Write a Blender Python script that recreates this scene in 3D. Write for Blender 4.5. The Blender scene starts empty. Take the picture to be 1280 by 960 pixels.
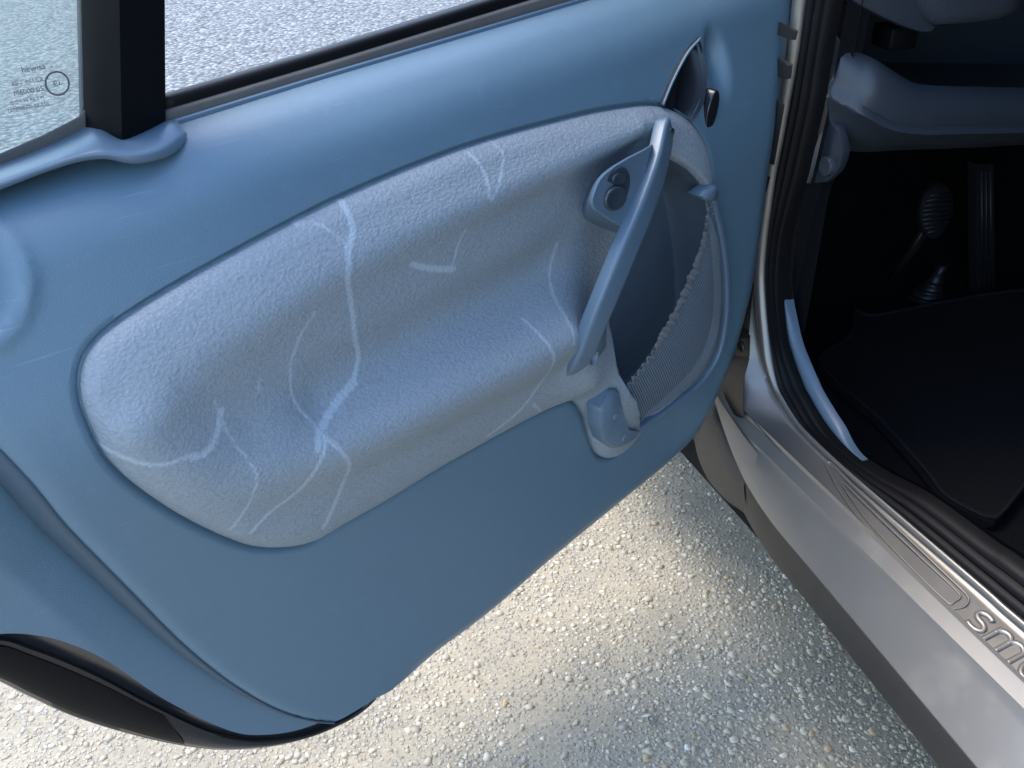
import bpy, bmesh, math, random
import numpy as np
from mathutils import Vector, Matrix
from mathutils.geometry import delaunay_2d_cdt

random.seed(4); np.random.seed(4)
scene = bpy.context.scene
COL = scene.collection
R = math.radians

# ------------------------------------------------------------------ camera, sky, sun, exposure
cam_data = bpy.data.cameras.new('camera')
cam_data.sensor_fit = 'HORIZONTAL'
cam_data.angle = R(54)
cam_data.clip_start = 0.02
cam_data.clip_end = 500
cam = bpy.data.objects.new('camera', cam_data)
COL.objects.link(cam)
cam.location = (0, 0, 1.18)
cam.rotation_euler = (R(58), 0, 0)
scene.camera = cam
scene.render.resolution_x, scene.render.resolution_y = 1024, 768

SUN_HEADING, SUN_ELEV = -60.0, 62.0          # degrees clockwise from +Y, degrees above the horizon
world = bpy.data.worlds.new('World'); scene.world = world; world.use_nodes = True
wn = world.node_tree.nodes; wl = world.node_tree.links
sky = wn.new('ShaderNodeTexSky'); sky.sky_type = 'NISHITA'; sky.sun_disc = False
sky.sun_elevation = R(SUN_ELEV); sky.sun_rotation = R(SUN_HEADING)
wl.new(sky.outputs[0], wn['Background'].inputs['Color'])
wn['Background'].inputs['Strength'].default_value = 0.15
sun_data = bpy.data.lights.new('sun', 'SUN'); sun_data.energy = 0.78; sun_data.angle = R(35)
sun_data.color = (1.0, 0.90, 0.76)
sun = bpy.data.objects.new('sun', sun_data); COL.objects.link(sun)
sh, se = R(SUN_HEADING), R(SUN_ELEV)
sun_dir = Vector((math.sin(sh)*math.cos(se), math.cos(sh)*math.cos(se), math.sin(se)))
sun.rotation_euler = sun_dir.to_track_quat('Z', 'Y').to_euler()
vs = scene.view_settings
vs.view_transform = 'Standard'; vs.look = 'None'; vs.gamma = 1.0; vs.use_curve_mapping = False
vs.exposure = 2.15

# ------------------------------------------------------------------ helpers
def lerp(a, b, t): return a + (b - a) * t
def sstep(t):
    t = np.clip(t, 0, 1); return t * t * (3 - 2 * t)

def spline(pts, n, closed=False):
    """Catmull-Rom through pts, resampled to n points evenly by length."""
    P = np.array(pts, float); m = len(P); out = []
    segs = m if closed else m - 1
    for i in range(segs):
        p1, p2 = P[i % m], P[(i + 1) % m]
        p0 = P[(i - 1) % m] if (closed or i > 0) else 2 * p1 - p2
        p3 = P[(i + 2) % m] if (closed or i + 2 < m) else 2 * p2 - p1
        for k in range(12):
            t = k / 12
            out.append(0.5 * ((2 * p1) + (-p0 + p2) * t + (2 * p0 - 5 * p1 + 4 * p2 - p3) * t * t + (-p0 + 3 * p1 - 3 * p2 + p3) * t ** 3))
    out.append(P[0] if closed else P[-1])
    return resample(np.array(out), n, closed)

def resample(P, n, closed=False):
    P = np.array(P, float)
    L = np.concatenate([[0], np.cumsum(np.linalg.norm(np.diff(P, axis=0), axis=1))])
    t = np.linspace(0, L[-1], n + 1)[:-1] if closed else np.linspace(0, L[-1], n)
    return np.stack([np.interp(t, L, P[:, k]) for k in range(P.shape[1])], 1)

def seg_dist(X, P, closed=False):
    """distance of each X (n,2) to polyline P (m,2); also the polyline parameter 0..1 of the nearest point"""
    P = np.asarray(P, float)
    A = P if closed else P[:-1]
    B = np.roll(P, -1, 0) if closed else P[1:]
    best = np.full(len(X), 1e9); par = np.zeros(len(X))
    for i in range(len(A)):
        d = B[i] - A[i]; l2 = d @ d + 1e-15
        t = np.clip(((X - A[i]) @ d) / l2, 0, 1)
        q = A[i] + t[:, None] * d
        dd = np.hypot(X[:, 0] - q[:, 0], X[:, 1] - q[:, 1])
        m = dd < best; best[m] = dd[m]; par[m] = (i + t[m]) / len(A)
    return best, par

def inside(X, P):
    x, y = X[:, 0], X[:, 1]; r = np.zeros(len(X), bool); j = len(P) - 1
    for i in range(len(P)):
        xi, yi, xj, yj = P[i][0], P[i][1], P[j][0], P[j][1]
        c = ((yi > y) != (yj > y)) & (x < (xj - xi) * (y - yi) / (yj - yi + 1e-15) + xi)
        r ^= c; j = i
    return r

def offset_poly(P, d):
    """closed polygon moved inwards by d"""
    P = np.asarray(P, float)[:, :2]; n = len(P)
    area = 0.5 * np.sum(P[:, 0] * np.roll(P[:, 1], -1) - np.roll(P[:, 0], -1) * P[:, 1])
    t = np.roll(P, -1, 0) - np.roll(P, 1, 0); t /= np.linalg.norm(t, axis=1)[:, None] + 1e-12
    nrm = np.stack([-t[:, 1], t[:, 0]], 1) * (1 if area > 0 else -1)
    return P + nrm * d

class TPS:
    """thin-plate height field through scattered (x, z, w) points"""
    def __init__(s, pts, lam=2e-5):
        pts = np.array(pts, float); s.c = pts[:, :2]; n = len(pts)
        K = s.k(s.c) + lam * np.eye(n)
        P = np.column_stack([np.ones(n), s.c])
        A = np.block([[K, P], [P.T, np.zeros((3, 3))]])
        s.w = np.linalg.solve(A, np.concatenate([pts[:, 2], np.zeros(3)]))
    def k(s, X):
        r2 = ((X[:, None, :] - s.c[None]) ** 2).sum(-1)
        return 0.5 * r2 * np.log(r2 + 1e-12)
    def __call__(s, X):
        out = np.empty(len(X))
        for i in range(0, len(X), 5000):
            Y = X[i:i + 5000]
            out[i:i + 5000] = s.k(Y) @ s.w[:-3] + s.w[-3] + Y @ s.w[-2:]
        return out

def new_obj(name, me, mat, parent):
    o = bpy.data.objects.new(name, me); COL.objects.link(o)
    if mat is not None: me.materials.append(mat)
    if parent is not None: o.parent = parent
    return o

def mesh(name, verts, faces, mat, parent=None, smooth=True, angle=None):
    me = bpy.data.meshes.new(name)
    me.from_pydata([tuple(map(float, v)) for v in verts], [], [tuple(int(i) for i in f) for f in faces])
    bm = bmesh.new(); bm.from_mesh(me)
    bmesh.ops.remove_doubles(bm, verts=bm.verts, dist=1e-6)
    bmesh.ops.recalc_face_normals(bm, faces=bm.faces)
    bm.to_mesh(me); bm.free()
    me.shade_smooth() if smooth else None
    if smooth and angle is not None: me.set_sharp_from_angle(angle=R(angle))
    return new_obj(name, me, mat, parent)

def patch(rows, closed_u=False, closed_v=False):
    """quads over rows of equal length"""
    V = [p for r in rows for p in r]; n = len(rows[0]); m = len(rows); F = []
    for i in range(m if closed_v else m - 1):
        for j in range(n if closed_u else n - 1):
            a = i * n + j; b = i * n + (j + 1) % n
            c = ((i + 1) % m) * n + (j + 1) % n; d = ((i + 1) % m) * n + j
            F.append((a, b, c, d))
    return V, F

def smooth_rows(rows, sub):
    """insert Catmull-Rom rows between the given rows"""
    A = np.array(rows, float); out = []
    m = len(A)
    for i in range(m - 1):
        p1, p2 = A[i], A[i + 1]
        p0 = A[i - 1] if i else 2 * p1 - p2
        p3 = A[i + 2] if i + 2 < m else 2 * p2 - p1
        for k in range(sub):
            t = k / sub
            out.append(0.5 * ((2 * p1) + (-p0 + p2) * t + (2 * p0 - 5 * p1 + 4 * p2 - p3) * t * t + (-p0 + 3 * p1 - 3 * p2 + p3) * t ** 3))
    out.append(A[-1])
    return [list(map(tuple, r)) for r in out]

def sweep(path, sect, up=(0, -1, 0), scale=None, caps=True):
    """closed section [(s,t)] along path; s across, t along `up`; scale(i)->(ks,kt)"""
    P = [Vector(p) for p in path]; n = len(P); V = []; F = []; k = len(sect)
    for i, p in enumerate(P):
        T = (P[min(i + 1, n - 1)] - P[max(i - 1, 0)]).normalized()
        U = Vector(up); U = (U - T * U.dot(T)).normalized(); S = T.cross(U)
        ks, kt = scale(i / (n - 1)) if scale else (1, 1)
        for s, t in sect: V.append(p + S * s * ks + U * t * kt)
    for i in range(n - 1):
        for j in range(k):
            F.append((i * k + j, i * k + (j + 1) % k, (i + 1) * k + (j + 1) % k, (i + 1) * k + j))
    if caps:
        F.append(tuple(range(k - 1, -1, -1))); F.append(tuple((n - 1) * k + j for j in range(k)))
    return V, F

def ring(r, n=12, ry=None):
    ry = r if ry is None else ry
    return [(r * math.cos(2 * math.pi * i / n), ry * math.sin(2 * math.pi * i / n)) for i in range(n)]

def rbox(hx, hy, r, n=4):
    """rounded rectangle section"""
    out = []
    for cx, cy, a0 in ((hx - r, hy - r, 0), (-hx + r, hy - r, 90), (-hx + r, -hy + r, 180), (hx - r, -hy + r, 270)):
        for i in range(n + 1):
            a = R(a0 + 90 * i / n); out.append((cx + r * math.cos(a), cy + r * math.sin(a)))
    return out

def field_mesh(name, outline, holes, step, wfun, mat, parent, skirt=0.01, hole_skirt=0.0, lines=(), back=None):
    """triangulated height field w(x,z) in the door frame, facing -Y, with a skirt turned back round its rim"""
    out = np.array(outline, float)[:, :2]
    hs = [np.array(h, float)[:, :2] for h in holes]
    lo, hi = out.min(0), out.max(0)
    gx = np.arange(lo[0], hi[0], step); gz = np.arange(lo[1], hi[1], step * 0.866)
    G = np.array([(x + (step / 2 if j % 2 else 0), z) for j, z in enumerate(gz) for x in gx])
    G = G[inside(G, out)]
    G = G[seg_dist(G, out, True)[0] > step * 0.45]
    for h in hs:
        G = G[~inside(G, h)]; G = G[seg_dist(G, h, True)[0] > step * 0.45]
    ls = [np.array(l, float)[:, :2] for l in lines]
    ls = [l[inside(l, out)] for l in ls]; ls = [l[seg_dist(l, out, True)[0] > step * 0.3] for l in ls]
    for l in ls: G = G[seg_dist(G, l)[0] > step * 0.4]
    V = [out] + hs + ls + [G]; E = []; k = 0
    for loop in [out] + hs:
        n = len(loop); E += [(k + i, k + (i + 1) % n) for i in range(n)]; k += n
    for l in ls:
        E += [(k + i, k + i + 1) for i in range(len(l) - 1)]; k += len(l)
    A = np.concatenate(V)
    vv, ee, ff = delaunay_2d_cdt([Vector(p) for p in A], E, [], 0, 1e-7)[:3]
    X = np.array([tuple(v) for v in vv]); F = np.array([tuple(f) for f in ff])
    C = X[F].mean(1); keep = inside(C, out)
    for h in hs: keep &= ~inside(C, h)
    F = F[keep]
    w = wfun(X)
    verts = [(x, -ww, z) for (x, z), ww in zip(X, w)]
    faces = [tuple(f) for f in F]
    def rim(loop, d):
        b = len(verts); n = len(loop)
        wl_ = wfun(loop)
        for (x, z), ww in zip(loop, wl_): verts.append((x, -ww, z))
        for (x, z), ww in zip(loop, wl_): verts.append((x, -ww + d if back is None else back, z))
        for i in range(n):
            j = (i + 1) % n; faces.append((b + i, b + j, b + n + j, b + n + i))
    if skirt: rim(out, skirt)
    if hole_skirt:
        for h in hs: rim(h, hole_skirt)
    o = mesh(name, verts, faces, mat, parent, True, 50)
    # make sure the face side looks towards -Y
    s = sum(p.normal.y * p.area for p in o.data.polygons)
    if s > 0: o.data.flip_normals()
    return o

def dome(name, c, rx, rz, h, mat, parent, tilt=0.0, depth=0.004, n=28, concave=0.0, pw=2.2):
    """oval button on the door: centre c=(x,y,z), standing h towards -Y"""
    V = []; F = []; rr = [1.0, 1.0, 0.97, 0.9, 0.75, 0.5, 0.25, 0.001]
    hh = [-depth, h * 0.55, h * 0.82, h * 0.95, h * (1 - concave * 0.3), h * (1 - concave * 0.7), h * (1 - concave * 0.93), h * (1 - concave)]
    ct, st = math.cos(tilt), math.sin(tilt)
    for r, y in zip(rr, hh):
        for i in range(n):
            a = 2 * math.pi * i / n; x, z = rx * r * math.cos(a), rz * r * math.sin(a)
            V.append((c[0] + x * ct - z * st, c[1] - y, c[2] + x * st + z * ct))
    for i in range(len(rr) - 1):
        for j in range(n): F.append((i * n + j, i * n + (j + 1) % n, (i + 1) * n + (j + 1) % n, (i + 1) * n + j))
    F.append(tuple((len(rr) - 1) * n + j for j in range(n)))
    return mesh(name, V, F, mat, parent, True, 60)

def box_mesh(name, lo, hi, mat, parent, bevel=0.0, seg=2):
    bm = bmesh.new(); bmesh.ops.create_cube(bm, size=1)
    for v in bm.verts:
        v.co = Vector([lerp(lo[k], hi[k], v.co[k] + 0.5) for k in range(3)])
    if bevel: bmesh.ops.bevel(bm, geom=bm.edges[:], offset=bevel, segments=seg, affect='EDGES', profile=0.5)
    me = bpy.data.meshes.new(name); bm.to_mesh(me); bm.free()
    if bevel: me.shade_smooth()
    return new_obj(name, me, mat, parent)

def loft_polys(name, loops, mat, parent, angle=40, cap_first=False, cap_last=True):
    V, F = patch(loops, closed_u=True); n = len(loops[0]); m = len(loops)
    if cap_last: F.append(tuple((m - 1) * n + j for j in range(n)))
    if cap_first: F.append(tuple(range(n - 1, -1, -1)))
    return mesh(name, V, F, mat, parent, True, angle)

# ------------------------------------------------------------------ materials
def mat_new(name):
    m = bpy.data.materials.new(name); m.use_nodes = True
    nt = m.node_tree; b = nt.nodes['Principled BSDF']
    return m, nt, b
def N(nt, t, **k):
    n = nt.nodes.new(t)
    for a, v in k.items():
        if a in n.inputs: n.inputs[a].default_value = v
        else: setattr(n, a, v)
    return n
def coords(nt, scale=(1, 1, 1), kind='Object'):
    tc = N(nt, 'ShaderNodeTexCoord'); mp = N(nt, 'ShaderNodeMapping'); mp.inputs['Scale'].default_value = scale
    nt.links.new(tc.outputs[kind], mp.inputs['Vector']); return mp.outputs[0]
def ramp(nt, src, stops):
    r = N(nt, 'ShaderNodeValToRGB'); e = r.color_ramp.elements
    while len(e) < len(stops): e.new(0.5)
    for el, (p, c) in zip(e, stops):
        el.position = p; el.color = (*c, 1) if len(c) == 3 else c
    nt.links.new(src, r.inputs[0]); return r.outputs[0]
def mix(nt, f, a, b, mode='MIX'):
    m = N(nt, 'ShaderNodeMix', data_type='RGBA', blend_type=mode)
    for s, v in ((m.inputs[0], f), (m.inputs[6], a), (m.inputs[7], b)):
        if hasattr(v, 'links') or hasattr(v, 'is_linked'): nt.links.new(v, s)
        else: s.default_value = v if not isinstance(v, tuple) else (*v, 1)[:4]
    return m.outputs[2]
def math_(nt, op, a, b=0.0, c=None, clamp=False):
    m = N(nt, 'ShaderNodeMath', operation=op, use_clamp=clamp)
    for i, v in enumerate((a, b) if c is None else (a, b, c)):
        if hasattr(v, 'is_linked'): nt.links.new(v, m.inputs[i])
        else: m.inputs[i].default_value = v
    return m.outputs[0]
def bump(nt, bsdf, h, strength, dist, prev=None):
    b = N(nt, 'ShaderNodeBump', Strength=strength, Distance=dist)
    nt.links.new(h, b.inputs['Height'])
    if prev is not None: nt.links.new(prev, b.inputs['Normal'])
    if bsdf is not None: nt.links.new(b.outputs[0], bsdf.inputs['Normal'])
    return b.outputs[0]
def noise(nt, vec, scale, detail=3, rough=0.55, dist=0.0):
    n = N(nt, 'ShaderNodeTexNoise', Scale=scale, Detail=detail, Roughness=rough, Distortion=dist)
    nt.links.new(vec, n.inputs['Vector']); return n.outputs[0]
def voronoi(nt, vec, scale, feature='F1', out=0, rnd=1.0):
    n = N(nt, 'ShaderNodeTexVoronoi', feature=feature); n.inputs['Scale'].default_value = scale
    n.inputs['Randomness'].default_value = rnd
    nt.links.new(vec, n.inputs['Vector']); return n.outputs[out]

def plastic(name, col, rough, grain=0.15, gscale=900, var=0.1, spec=0.5, coat=0.0):
    m, nt, b = mat_new(name); v = coords(nt)
    n1 = noise(nt, v, 7, 4); 
    c = mix(nt, n1, tuple(x * (1 - var) for x in col), tuple(x * (1 + var) for x in col))
    n3 = noise(nt, v, 60, 5, 0.7)
    dust = ramp(nt, n3, [(0.55, (0, 0, 0)), (0.8, (1, 1, 1))])
    c = mix(nt, math_(nt, 'MULTIPLY', dust, 0.10), c, tuple(min(.5, x * 2.2 + .01) for x in col))
    nt.links.new(c, b.inputs['Base Color'])
    rr = math_(nt, 'MULTIPLY_ADD', noise(nt, v, 25, 4), 0.16, rough - 0.08)
    nt.links.new(rr, b.inputs['Roughness'])
    b.inputs['Specular IOR Level'].default_value = spec
    b.inputs['Coat Weight'].default_value = coat; b.inputs['Coat Roughness'].default_value = 0.3
    if grain: bump(nt, b, noise(nt, v, gscale, 2), grain, 0.0006)
    return m

M = {}
M['trim'] = plastic('door_trim_plastic', (0.088, 0.152, 0.204), 0.40, 0.5, 1000, 0.05, 0.5, 0.2)
def scuffs(m, amt, tint):
    nt = m.node_tree; b = nt.nodes['Principled BSDF']; old = b.inputs['Base Color'].links[0].from_socket
    c = old
    for rot, sc in ((35, (9, 9, 210)), (-60, (14, 14, 260)), (80, (10, 10, 300))):
        tc = N(nt, 'ShaderNodeTexCoord'); mp = N(nt, 'ShaderNodeMapping'); mp.inputs['Rotation'].default_value = (0, R(rot), 0); mp.inputs['Scale'].default_value = sc
        nt.links.new(tc.outputs['Object'], mp.inputs['Vector'])
        f = ramp(nt, noise(nt, mp.outputs[0], 1.0, 2, 0.5), [(0.70, (0, 0, 0)), (0.76, (1, 1, 1))])
        msk = ramp(nt, noise(nt, coords(nt), 5 + rot * .01, 3), [(0.48, (0, 0, 0)), (0.62, (1, 1, 1))])
        c = mix(nt, math_(nt, 'MULTIPLY', math_(nt, 'MULTIPLY', f, msk), amt), c, tint)
    nt.links.new(c, b.inputs['Base Color'])
scuffs(M['trim'], 0.22, (0.24, 0.29, 0.34))
M['well_plastic'] = plastic('pocket_well_plastic', (0.055, 0.078, 0.108), 0.55, 0.9, 420, 0.08, 0.3)  # darker plastic tone for the faces inside the pocket well
M['satin'] = plastic('satin_grey_plastic', (0.090, 0.138, 0.190), 0.36, 0.08, 1600, 0.04)
M['switch'] = plastic('switch_plastic', (0.030, 0.043, 0.056), 0.22, 0.0, 1000, 0.04)
M['gloss_black'] = plastic('gloss_black_plastic', (0.012, 0.014, 0.018), 0.16, 0.0, 1000, 0.1)
M['lever'] = plastic('release_lever_plastic', (0.010, 0.012, 0.016), 0.34, 0.0, 1000, 0.1, 0.35)
M['black'] = plastic('black_plastic', (0.003, 0.003, 0.004), 0.6, 0.1, 900, 0.15, 0.12)
M['hinge'] = plastic('hinge_steel_black', (0.016, 0.014, 0.013), 0.45, 0.1, 600, 0.15)
M['pedal'] = plastic('pedal_rubber', (0.012, 0.013, 0.015), 0.45, 0.2, 500, 0.2)
M['crease_shade'] = plastic('crease_shade_plastic', (0.048, 0.074, 0.10), 0.5, 0.3, 700, 0.1, 0.3)  # darkened trim tone, stands in for the shade in the panel's step
M['rubber'] = plastic('black_rubber', (0.005, 0.005, 0.006), 0.5, 0.3, 300, 0.3, 0.16)
M['skirt'] = plastic('dark_skirt_plastic', (0.024, 0.022, 0.021), 0.55, 0.35, 700, 0.15)
M['dash'] = plastic('dash_plastic', (0.030, 0.038, 0.050), 0.45, 0.2, 1200, 0.05)
M['fuzz'] = plastic('flocked_strip', (0.10, 0.095, 0.09), 0.85, 0.8, 500, 0.3, 0.2)
M['white_print'] = plastic('etched_print', (0.10, 0.09, 0.10), 0.6, 0, 100, 0.0)

# grained vinyl with pale stretch marks (vertex attribute "mark")
m, nt, b = mat_new('grained_vinyl'); v = coords(nt)
at = N(nt, 'ShaderNodeAttribute', attribute_name='mark')
warp = N(nt, 'ShaderNodeVectorMath', operation='ADD')
nz = N(nt, 'ShaderNodeTexNoise', Scale=60.0, Detail=2.0); nt.links.new(v, nz.inputs['Vector'])
sc = N(nt, 'ShaderNodeVectorMath', operation='SCALE'); sc.inputs['Scale'].default_value = 0.006
nt.links.new(nz.outputs['Color'], sc.inputs[0]); nt.links.new(v, warp.inputs[0]); nt.links.new(sc.outputs[0], warp.inputs[1])
mp = N(nt, 'ShaderNodeMapping'); mp.inputs['Rotation'].default_value = (0, R(-28), 0); mp.inputs['Scale'].default_value = (0.82, 1, 1.1)
nt.links.new(warp.outputs[0], mp.inputs['Vector'])
cells = voronoi(nt, mp.outputs[0], 360, 'SMOOTH_F1')
cells2 = voronoi(nt, mp.outputs[0], 600, 'F1')
hgt = math_(nt, 'ADD', math_(nt, 'MULTIPLY', cells, -1.0), math_(nt, 'MULTIPLY', cells2, -0.35))
big = noise(nt, v, 9, 4)
col = mix(nt, big, (0.195, 0.235, 0.268), (0.225, 0.265, 0.298))
col = mix(nt, math_(nt, 'MULTIPLY', ramp(nt, cells, [(0.2, (0, 0, 0)), (0.75, (1, 1, 1))]), 0.30), col, (0.10, 0.125, 0.155))
ragged = math_(nt, 'MULTIPLY_ADD', noise(nt, v, 230, 5, 0.8), 2.2, -1.1)
mk = math_(nt, 'ADD', at.outputs['Fac'], math_(nt, 'MULTIPLY', ragged, math_(nt, 'MULTIPLY', at.outputs['Fac'], 1.2)))
mk = math_(nt, 'MULTIPLY', ramp(nt, mk, [(0.16, (0, 0, 0)), (0.62, (1, 1, 1))]), 0.50)
col = mix(nt, mk, col, (0.37, 0.44, 0.51))
nt.links.new(col, b.inputs['Base Color'])
b.inputs['Roughness'].default_value = 0.5
bump(nt, b, hgt, 0.60, 0.0011)
M['vinyl'] = m

# silver metallic paint
def paint(name, col, rough):
    m, nt, b = mat_new(name); v = coords(nt)
    fl = voronoi(nt, v, 1800, 'F1', 1)
    c = mix(nt, math_(nt, 'MULTIPLY', fl, 0.25), col, tuple(x * 1.25 for x in col))
    dirt = ramp(nt, noise(nt, v, 14, 6, 0.7), [(0.5, (0, 0, 0)), (0.85, (1, 1, 1))])
    c = mix(nt, math_(nt, 'MULTIPLY', dirt, 0.35), c, (0.24, 0.22, 0.19))
    nt.links.new(c, b.inputs['Base Color'])
    b.inputs['Metallic'].default_value = 0.55
    nt.links.new(math_(nt, 'MULTIPLY_ADD', dirt, 0.2, rough), b.inputs['Roughness'])
    bump(nt, b, noise(nt, v, 1200, 2), 0.06, 0.0006)
    return m
M['silver'] = paint('silver_paint', (0.225, 0.21, 0.19), 0.33)

# carpet, woven dash fabric
def fuzzy(name, col, scale, rough=0.95):
    m, nt, b = mat_new(name); v = coords(nt)
    n1 = noise(nt, v, scale, 3, 0.7)
    c = mix(nt, n1, tuple(x * 0.5 for x in col), tuple(x * 1.5 for x in col))
    nt.links.new(c, b.inputs['Base Color']); b.inputs['Roughness'].default_value = rough
    b.inputs['Specular IOR Level'].default_value = 0.15
    bump(nt, b, n1, 0.9, 0.002)
    return m
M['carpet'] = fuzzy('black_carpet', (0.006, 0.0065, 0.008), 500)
M['mat'] = fuzzy('black_mat_pile', (0.010, 0.010, 0.011), 420)
M['fabric'] = fuzzy('dash_fabric', (0.045, 0.052, 0.068), 700)
M['matedge'] = fuzzy('mat_binding', (0.013, 0.014, 0.018), 300, 0.85)

# pocket net: woven threads with open holes
m, nt, b = mat_new('pocket_net'); v = coords(nt)
hx = N(nt, 'ShaderNodeSeparateXYZ'); nt.links.new(v, hx.inputs[0])
a1 = math_(nt, 'SINE', math_(nt, 'MULTIPLY', math_(nt, 'ADD', hx.outputs[0], math_(nt, 'MULTIPLY', hx.outputs[2], 0.62)), 1750.0))
a2 = math_(nt, 'SINE', math_(nt, 'MULTIPLY', math_(nt, 'SUBTRACT', hx.outputs[0], math_(nt, 'MULTIPLY', hx.outputs[2], 0.62)), 1750.0))
th = math_(nt, 'MAXIMUM', a1, a2)
al = ramp(nt, th, [(0.42, (0, 0, 0)), (0.60, (1, 1, 1))])
nt.links.new(al, b.inputs['Alpha'])
b.inputs['Base Color'].default_value = (0.15, 0.19, 0.23, 1); b.inputs['Roughness'].default_value = 0.55
M['net'] = m
M['elastic'] = fuzzy('grey_elastic', (0.16, 0.175, 0.195), 800, 0.85)

# tinted glass
m, nt, b = mat_new('tinted_glass')
tr = N(nt, 'ShaderNodeBsdfTransparent', Color=(0.86, 0.91, 0.885, 1)); gl = N(nt, 'ShaderNodeBsdfGlossy', Roughness=0.02)
gl.inputs['Color'].default_value = (1, 1, 1, 1)
fr = N(nt, 'ShaderNodeFresnel', IOR=1.5); mx = N(nt, 'ShaderNodeMixShader')
df = N(nt, 'ShaderNodeBsdfDiffuse', Color=(0.7, 0.75, 0.75, 1)); mx2 = N(nt, 'ShaderNodeMixShader')
vv_ = coords(nt); hz = math_(nt, 'MULTIPLY_ADD', noise(nt, vv_, 6, 4), 0.16, 0.10)
nt.links.new(fr.outputs[0], mx.inputs[0]); nt.links.new(tr.outputs[0], mx.inputs[1]); nt.links.new(gl.outputs[0], mx.inputs[2])
nt.links.new(hz, mx2.inputs[0]); nt.links.new(mx.outputs[0], mx2.inputs[1]); nt.links.new(df.outputs[0], mx2.inputs[2])
nt.links.new(mx2.outputs[0], nt.nodes['Material Output'].inputs['Surface'])
M['glass'] = m

# washed-aggregate concrete
m, nt, b = mat_new('aggregate_concrete'); v = coords(nt)
n1 = noise(nt, v, 2.6, 5, 0.6); n2 = noise(nt, v, 11, 5, 0.65); n3 = noise(nt, v, 160, 4, 0.7)
c = mix(nt, n2, (0.33, 0.285, 0.20), (0.52, 0.45, 0.32))
c = mix(nt, math_(nt, 'MULTIPLY', ramp(nt, n1, [(0.46, (0, 0, 0)), (0.70, (1, 1, 1))]), 0.30), c, (0.24, 0.215, 0.17))
vc = voronoi(nt, v, 150, 'F1', 1); vd = voronoi(nt, v, 150, 'F1', 0)
sep = N(nt, 'ShaderNodeSeparateColor'); nt.links.new(vc, sep.inputs[0])
stone = mix(nt, sep.outputs[0], (0.20, 0.19, 0.175), (0.52, 0.49, 0.44))
isst = math_(nt, 'MULTIPLY', ramp(nt, vd, [(0.32, (1, 1, 1)), (0.5, (0, 0, 0))]), ramp(nt, sep.outputs[1], [(0.25, (0, 0, 0)), (0.35, (1, 1, 1))]))
c = mix(nt, math_(nt, 'MULTIPLY', isst, 0.8), c, stone)
c = mix(nt, ramp(nt, n3, [(0.35, (0.6, 0.6, 0.6)), (0.65, (0, 0, 0))]), c, (0.15, 0.135, 0.11))
sv = N(nt, 'ShaderNodeMapping'); sv.inputs['Location'].default_value = (3.37, 1.9, 0); nt.links.new(v, sv.inputs['Vector']); pn = ramp(nt, noise(nt, sv.outputs[0], 3.1, 5, 0.65), [(0.42, (0, 0, 0)), (0.66, (1, 1, 1))]); pm = ramp(nt, noise(nt, v, 13, 4, 0.6), [(0.40, (0, 0, 0)), (0.60, (1, 1, 1))])
c = mix(nt, math_(nt, 'MULTIPLY', pn, 0.34), c, (0.17, 0.15, 0.12)); c = mix(nt, math_(nt, 'MULTIPLY', pm, 0.25), c, (0.46, 0.39, 0.27))
nt.links.new(c, b.inputs['Base Color']); b.inputs['Roughness'].default_value = 0.8
h = math_(nt, 'ADD', math_(nt, 'MULTIPLY', isst, 0.6), math_(nt, 'MULTIPLY', n3, 0.6))
bump(nt, b, h, 0.8, 0.003)
M['concrete'] = m

# coarse pale chippings of the roadway beyond
m, nt, b = mat_new('chipping_road'); v = coords(nt)
vc = voronoi(nt, v, 46, 'F1', 1); vd = voronoi(nt, v, 46, 'F1', 0); n1 = noise(nt, v, 1.6, 5, 0.6); n3 = noise(nt, v, 140, 3)
sep = N(nt, 'ShaderNodeSeparateColor'); nt.links.new(vc, sep.inputs[0])
c = mix(nt, sep.outputs[0], (0.045, 0.048, 0.05), (0.36, 0.365, 0.36))
c = mix(nt, ramp(nt, vd, [(0.35, (0, 0, 0)), (0.75, (1, 1, 1))]), c, (0.045, 0.047, 0.05))
c = mix(nt, math_(nt, 'MULTIPLY', n1, 0.5), c, (0.19, 0.195, 0.195))
nt.links.new(c, b.inputs['Base Color'])
nt.links.new(math_(nt, 'MULTIPLY_ADD', sep.outputs[1], 0.35, 0.45), b.inputs['Roughness'])
h = math_(nt, 'ADD', math_(nt, 'MULTIPLY', vd, -1.0), math_(nt, 'MULTIPLY', sep.outputs[2], 0.7))
bump(nt, b, h, 0.9, 0.02)
M['road'] = m

# loose and bedded stones coloured one by one
m, nt, b = mat_new('pebble_stone')
at = N(nt, 'ShaderNodeAttribute', attribute_name='stone')
v = coords(nt)
c = mix(nt, math_(nt, 'MULTIPLY', noise(nt, v, 420, 4, 0.7), 0.9), at.outputs['Color'], (0.34, 0.295, 0.215))
sv = N(nt, 'ShaderNodeMapping'); sv.inputs['Location'].default_value = (3.37, 1.9, 0); nt.links.new(v, sv.inputs['Vector']); pn = ramp(nt, noise(nt, sv.outputs[0], 3.1, 5, 0.65), [(0.42, (0, 0, 0)), (0.66, (1, 1, 1))]); pm = ramp(nt, noise(nt, v, 13, 4, 0.6), [(0.40, (0, 0, 0)), (0.60, (1, 1, 1))])
c = mix(nt, math_(nt, 'MULTIPLY', pn, 0.34), c, (0.17, 0.15, 0.12)); c = mix(nt, math_(nt, 'MULTIPLY', pm, 0.25), c, (0.42, 0.36, 0.26))
nt.links.new(c, b.inputs['Base Color']); b.inputs['Roughness'].default_value = 0.62
M['pebble'] = m

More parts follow.
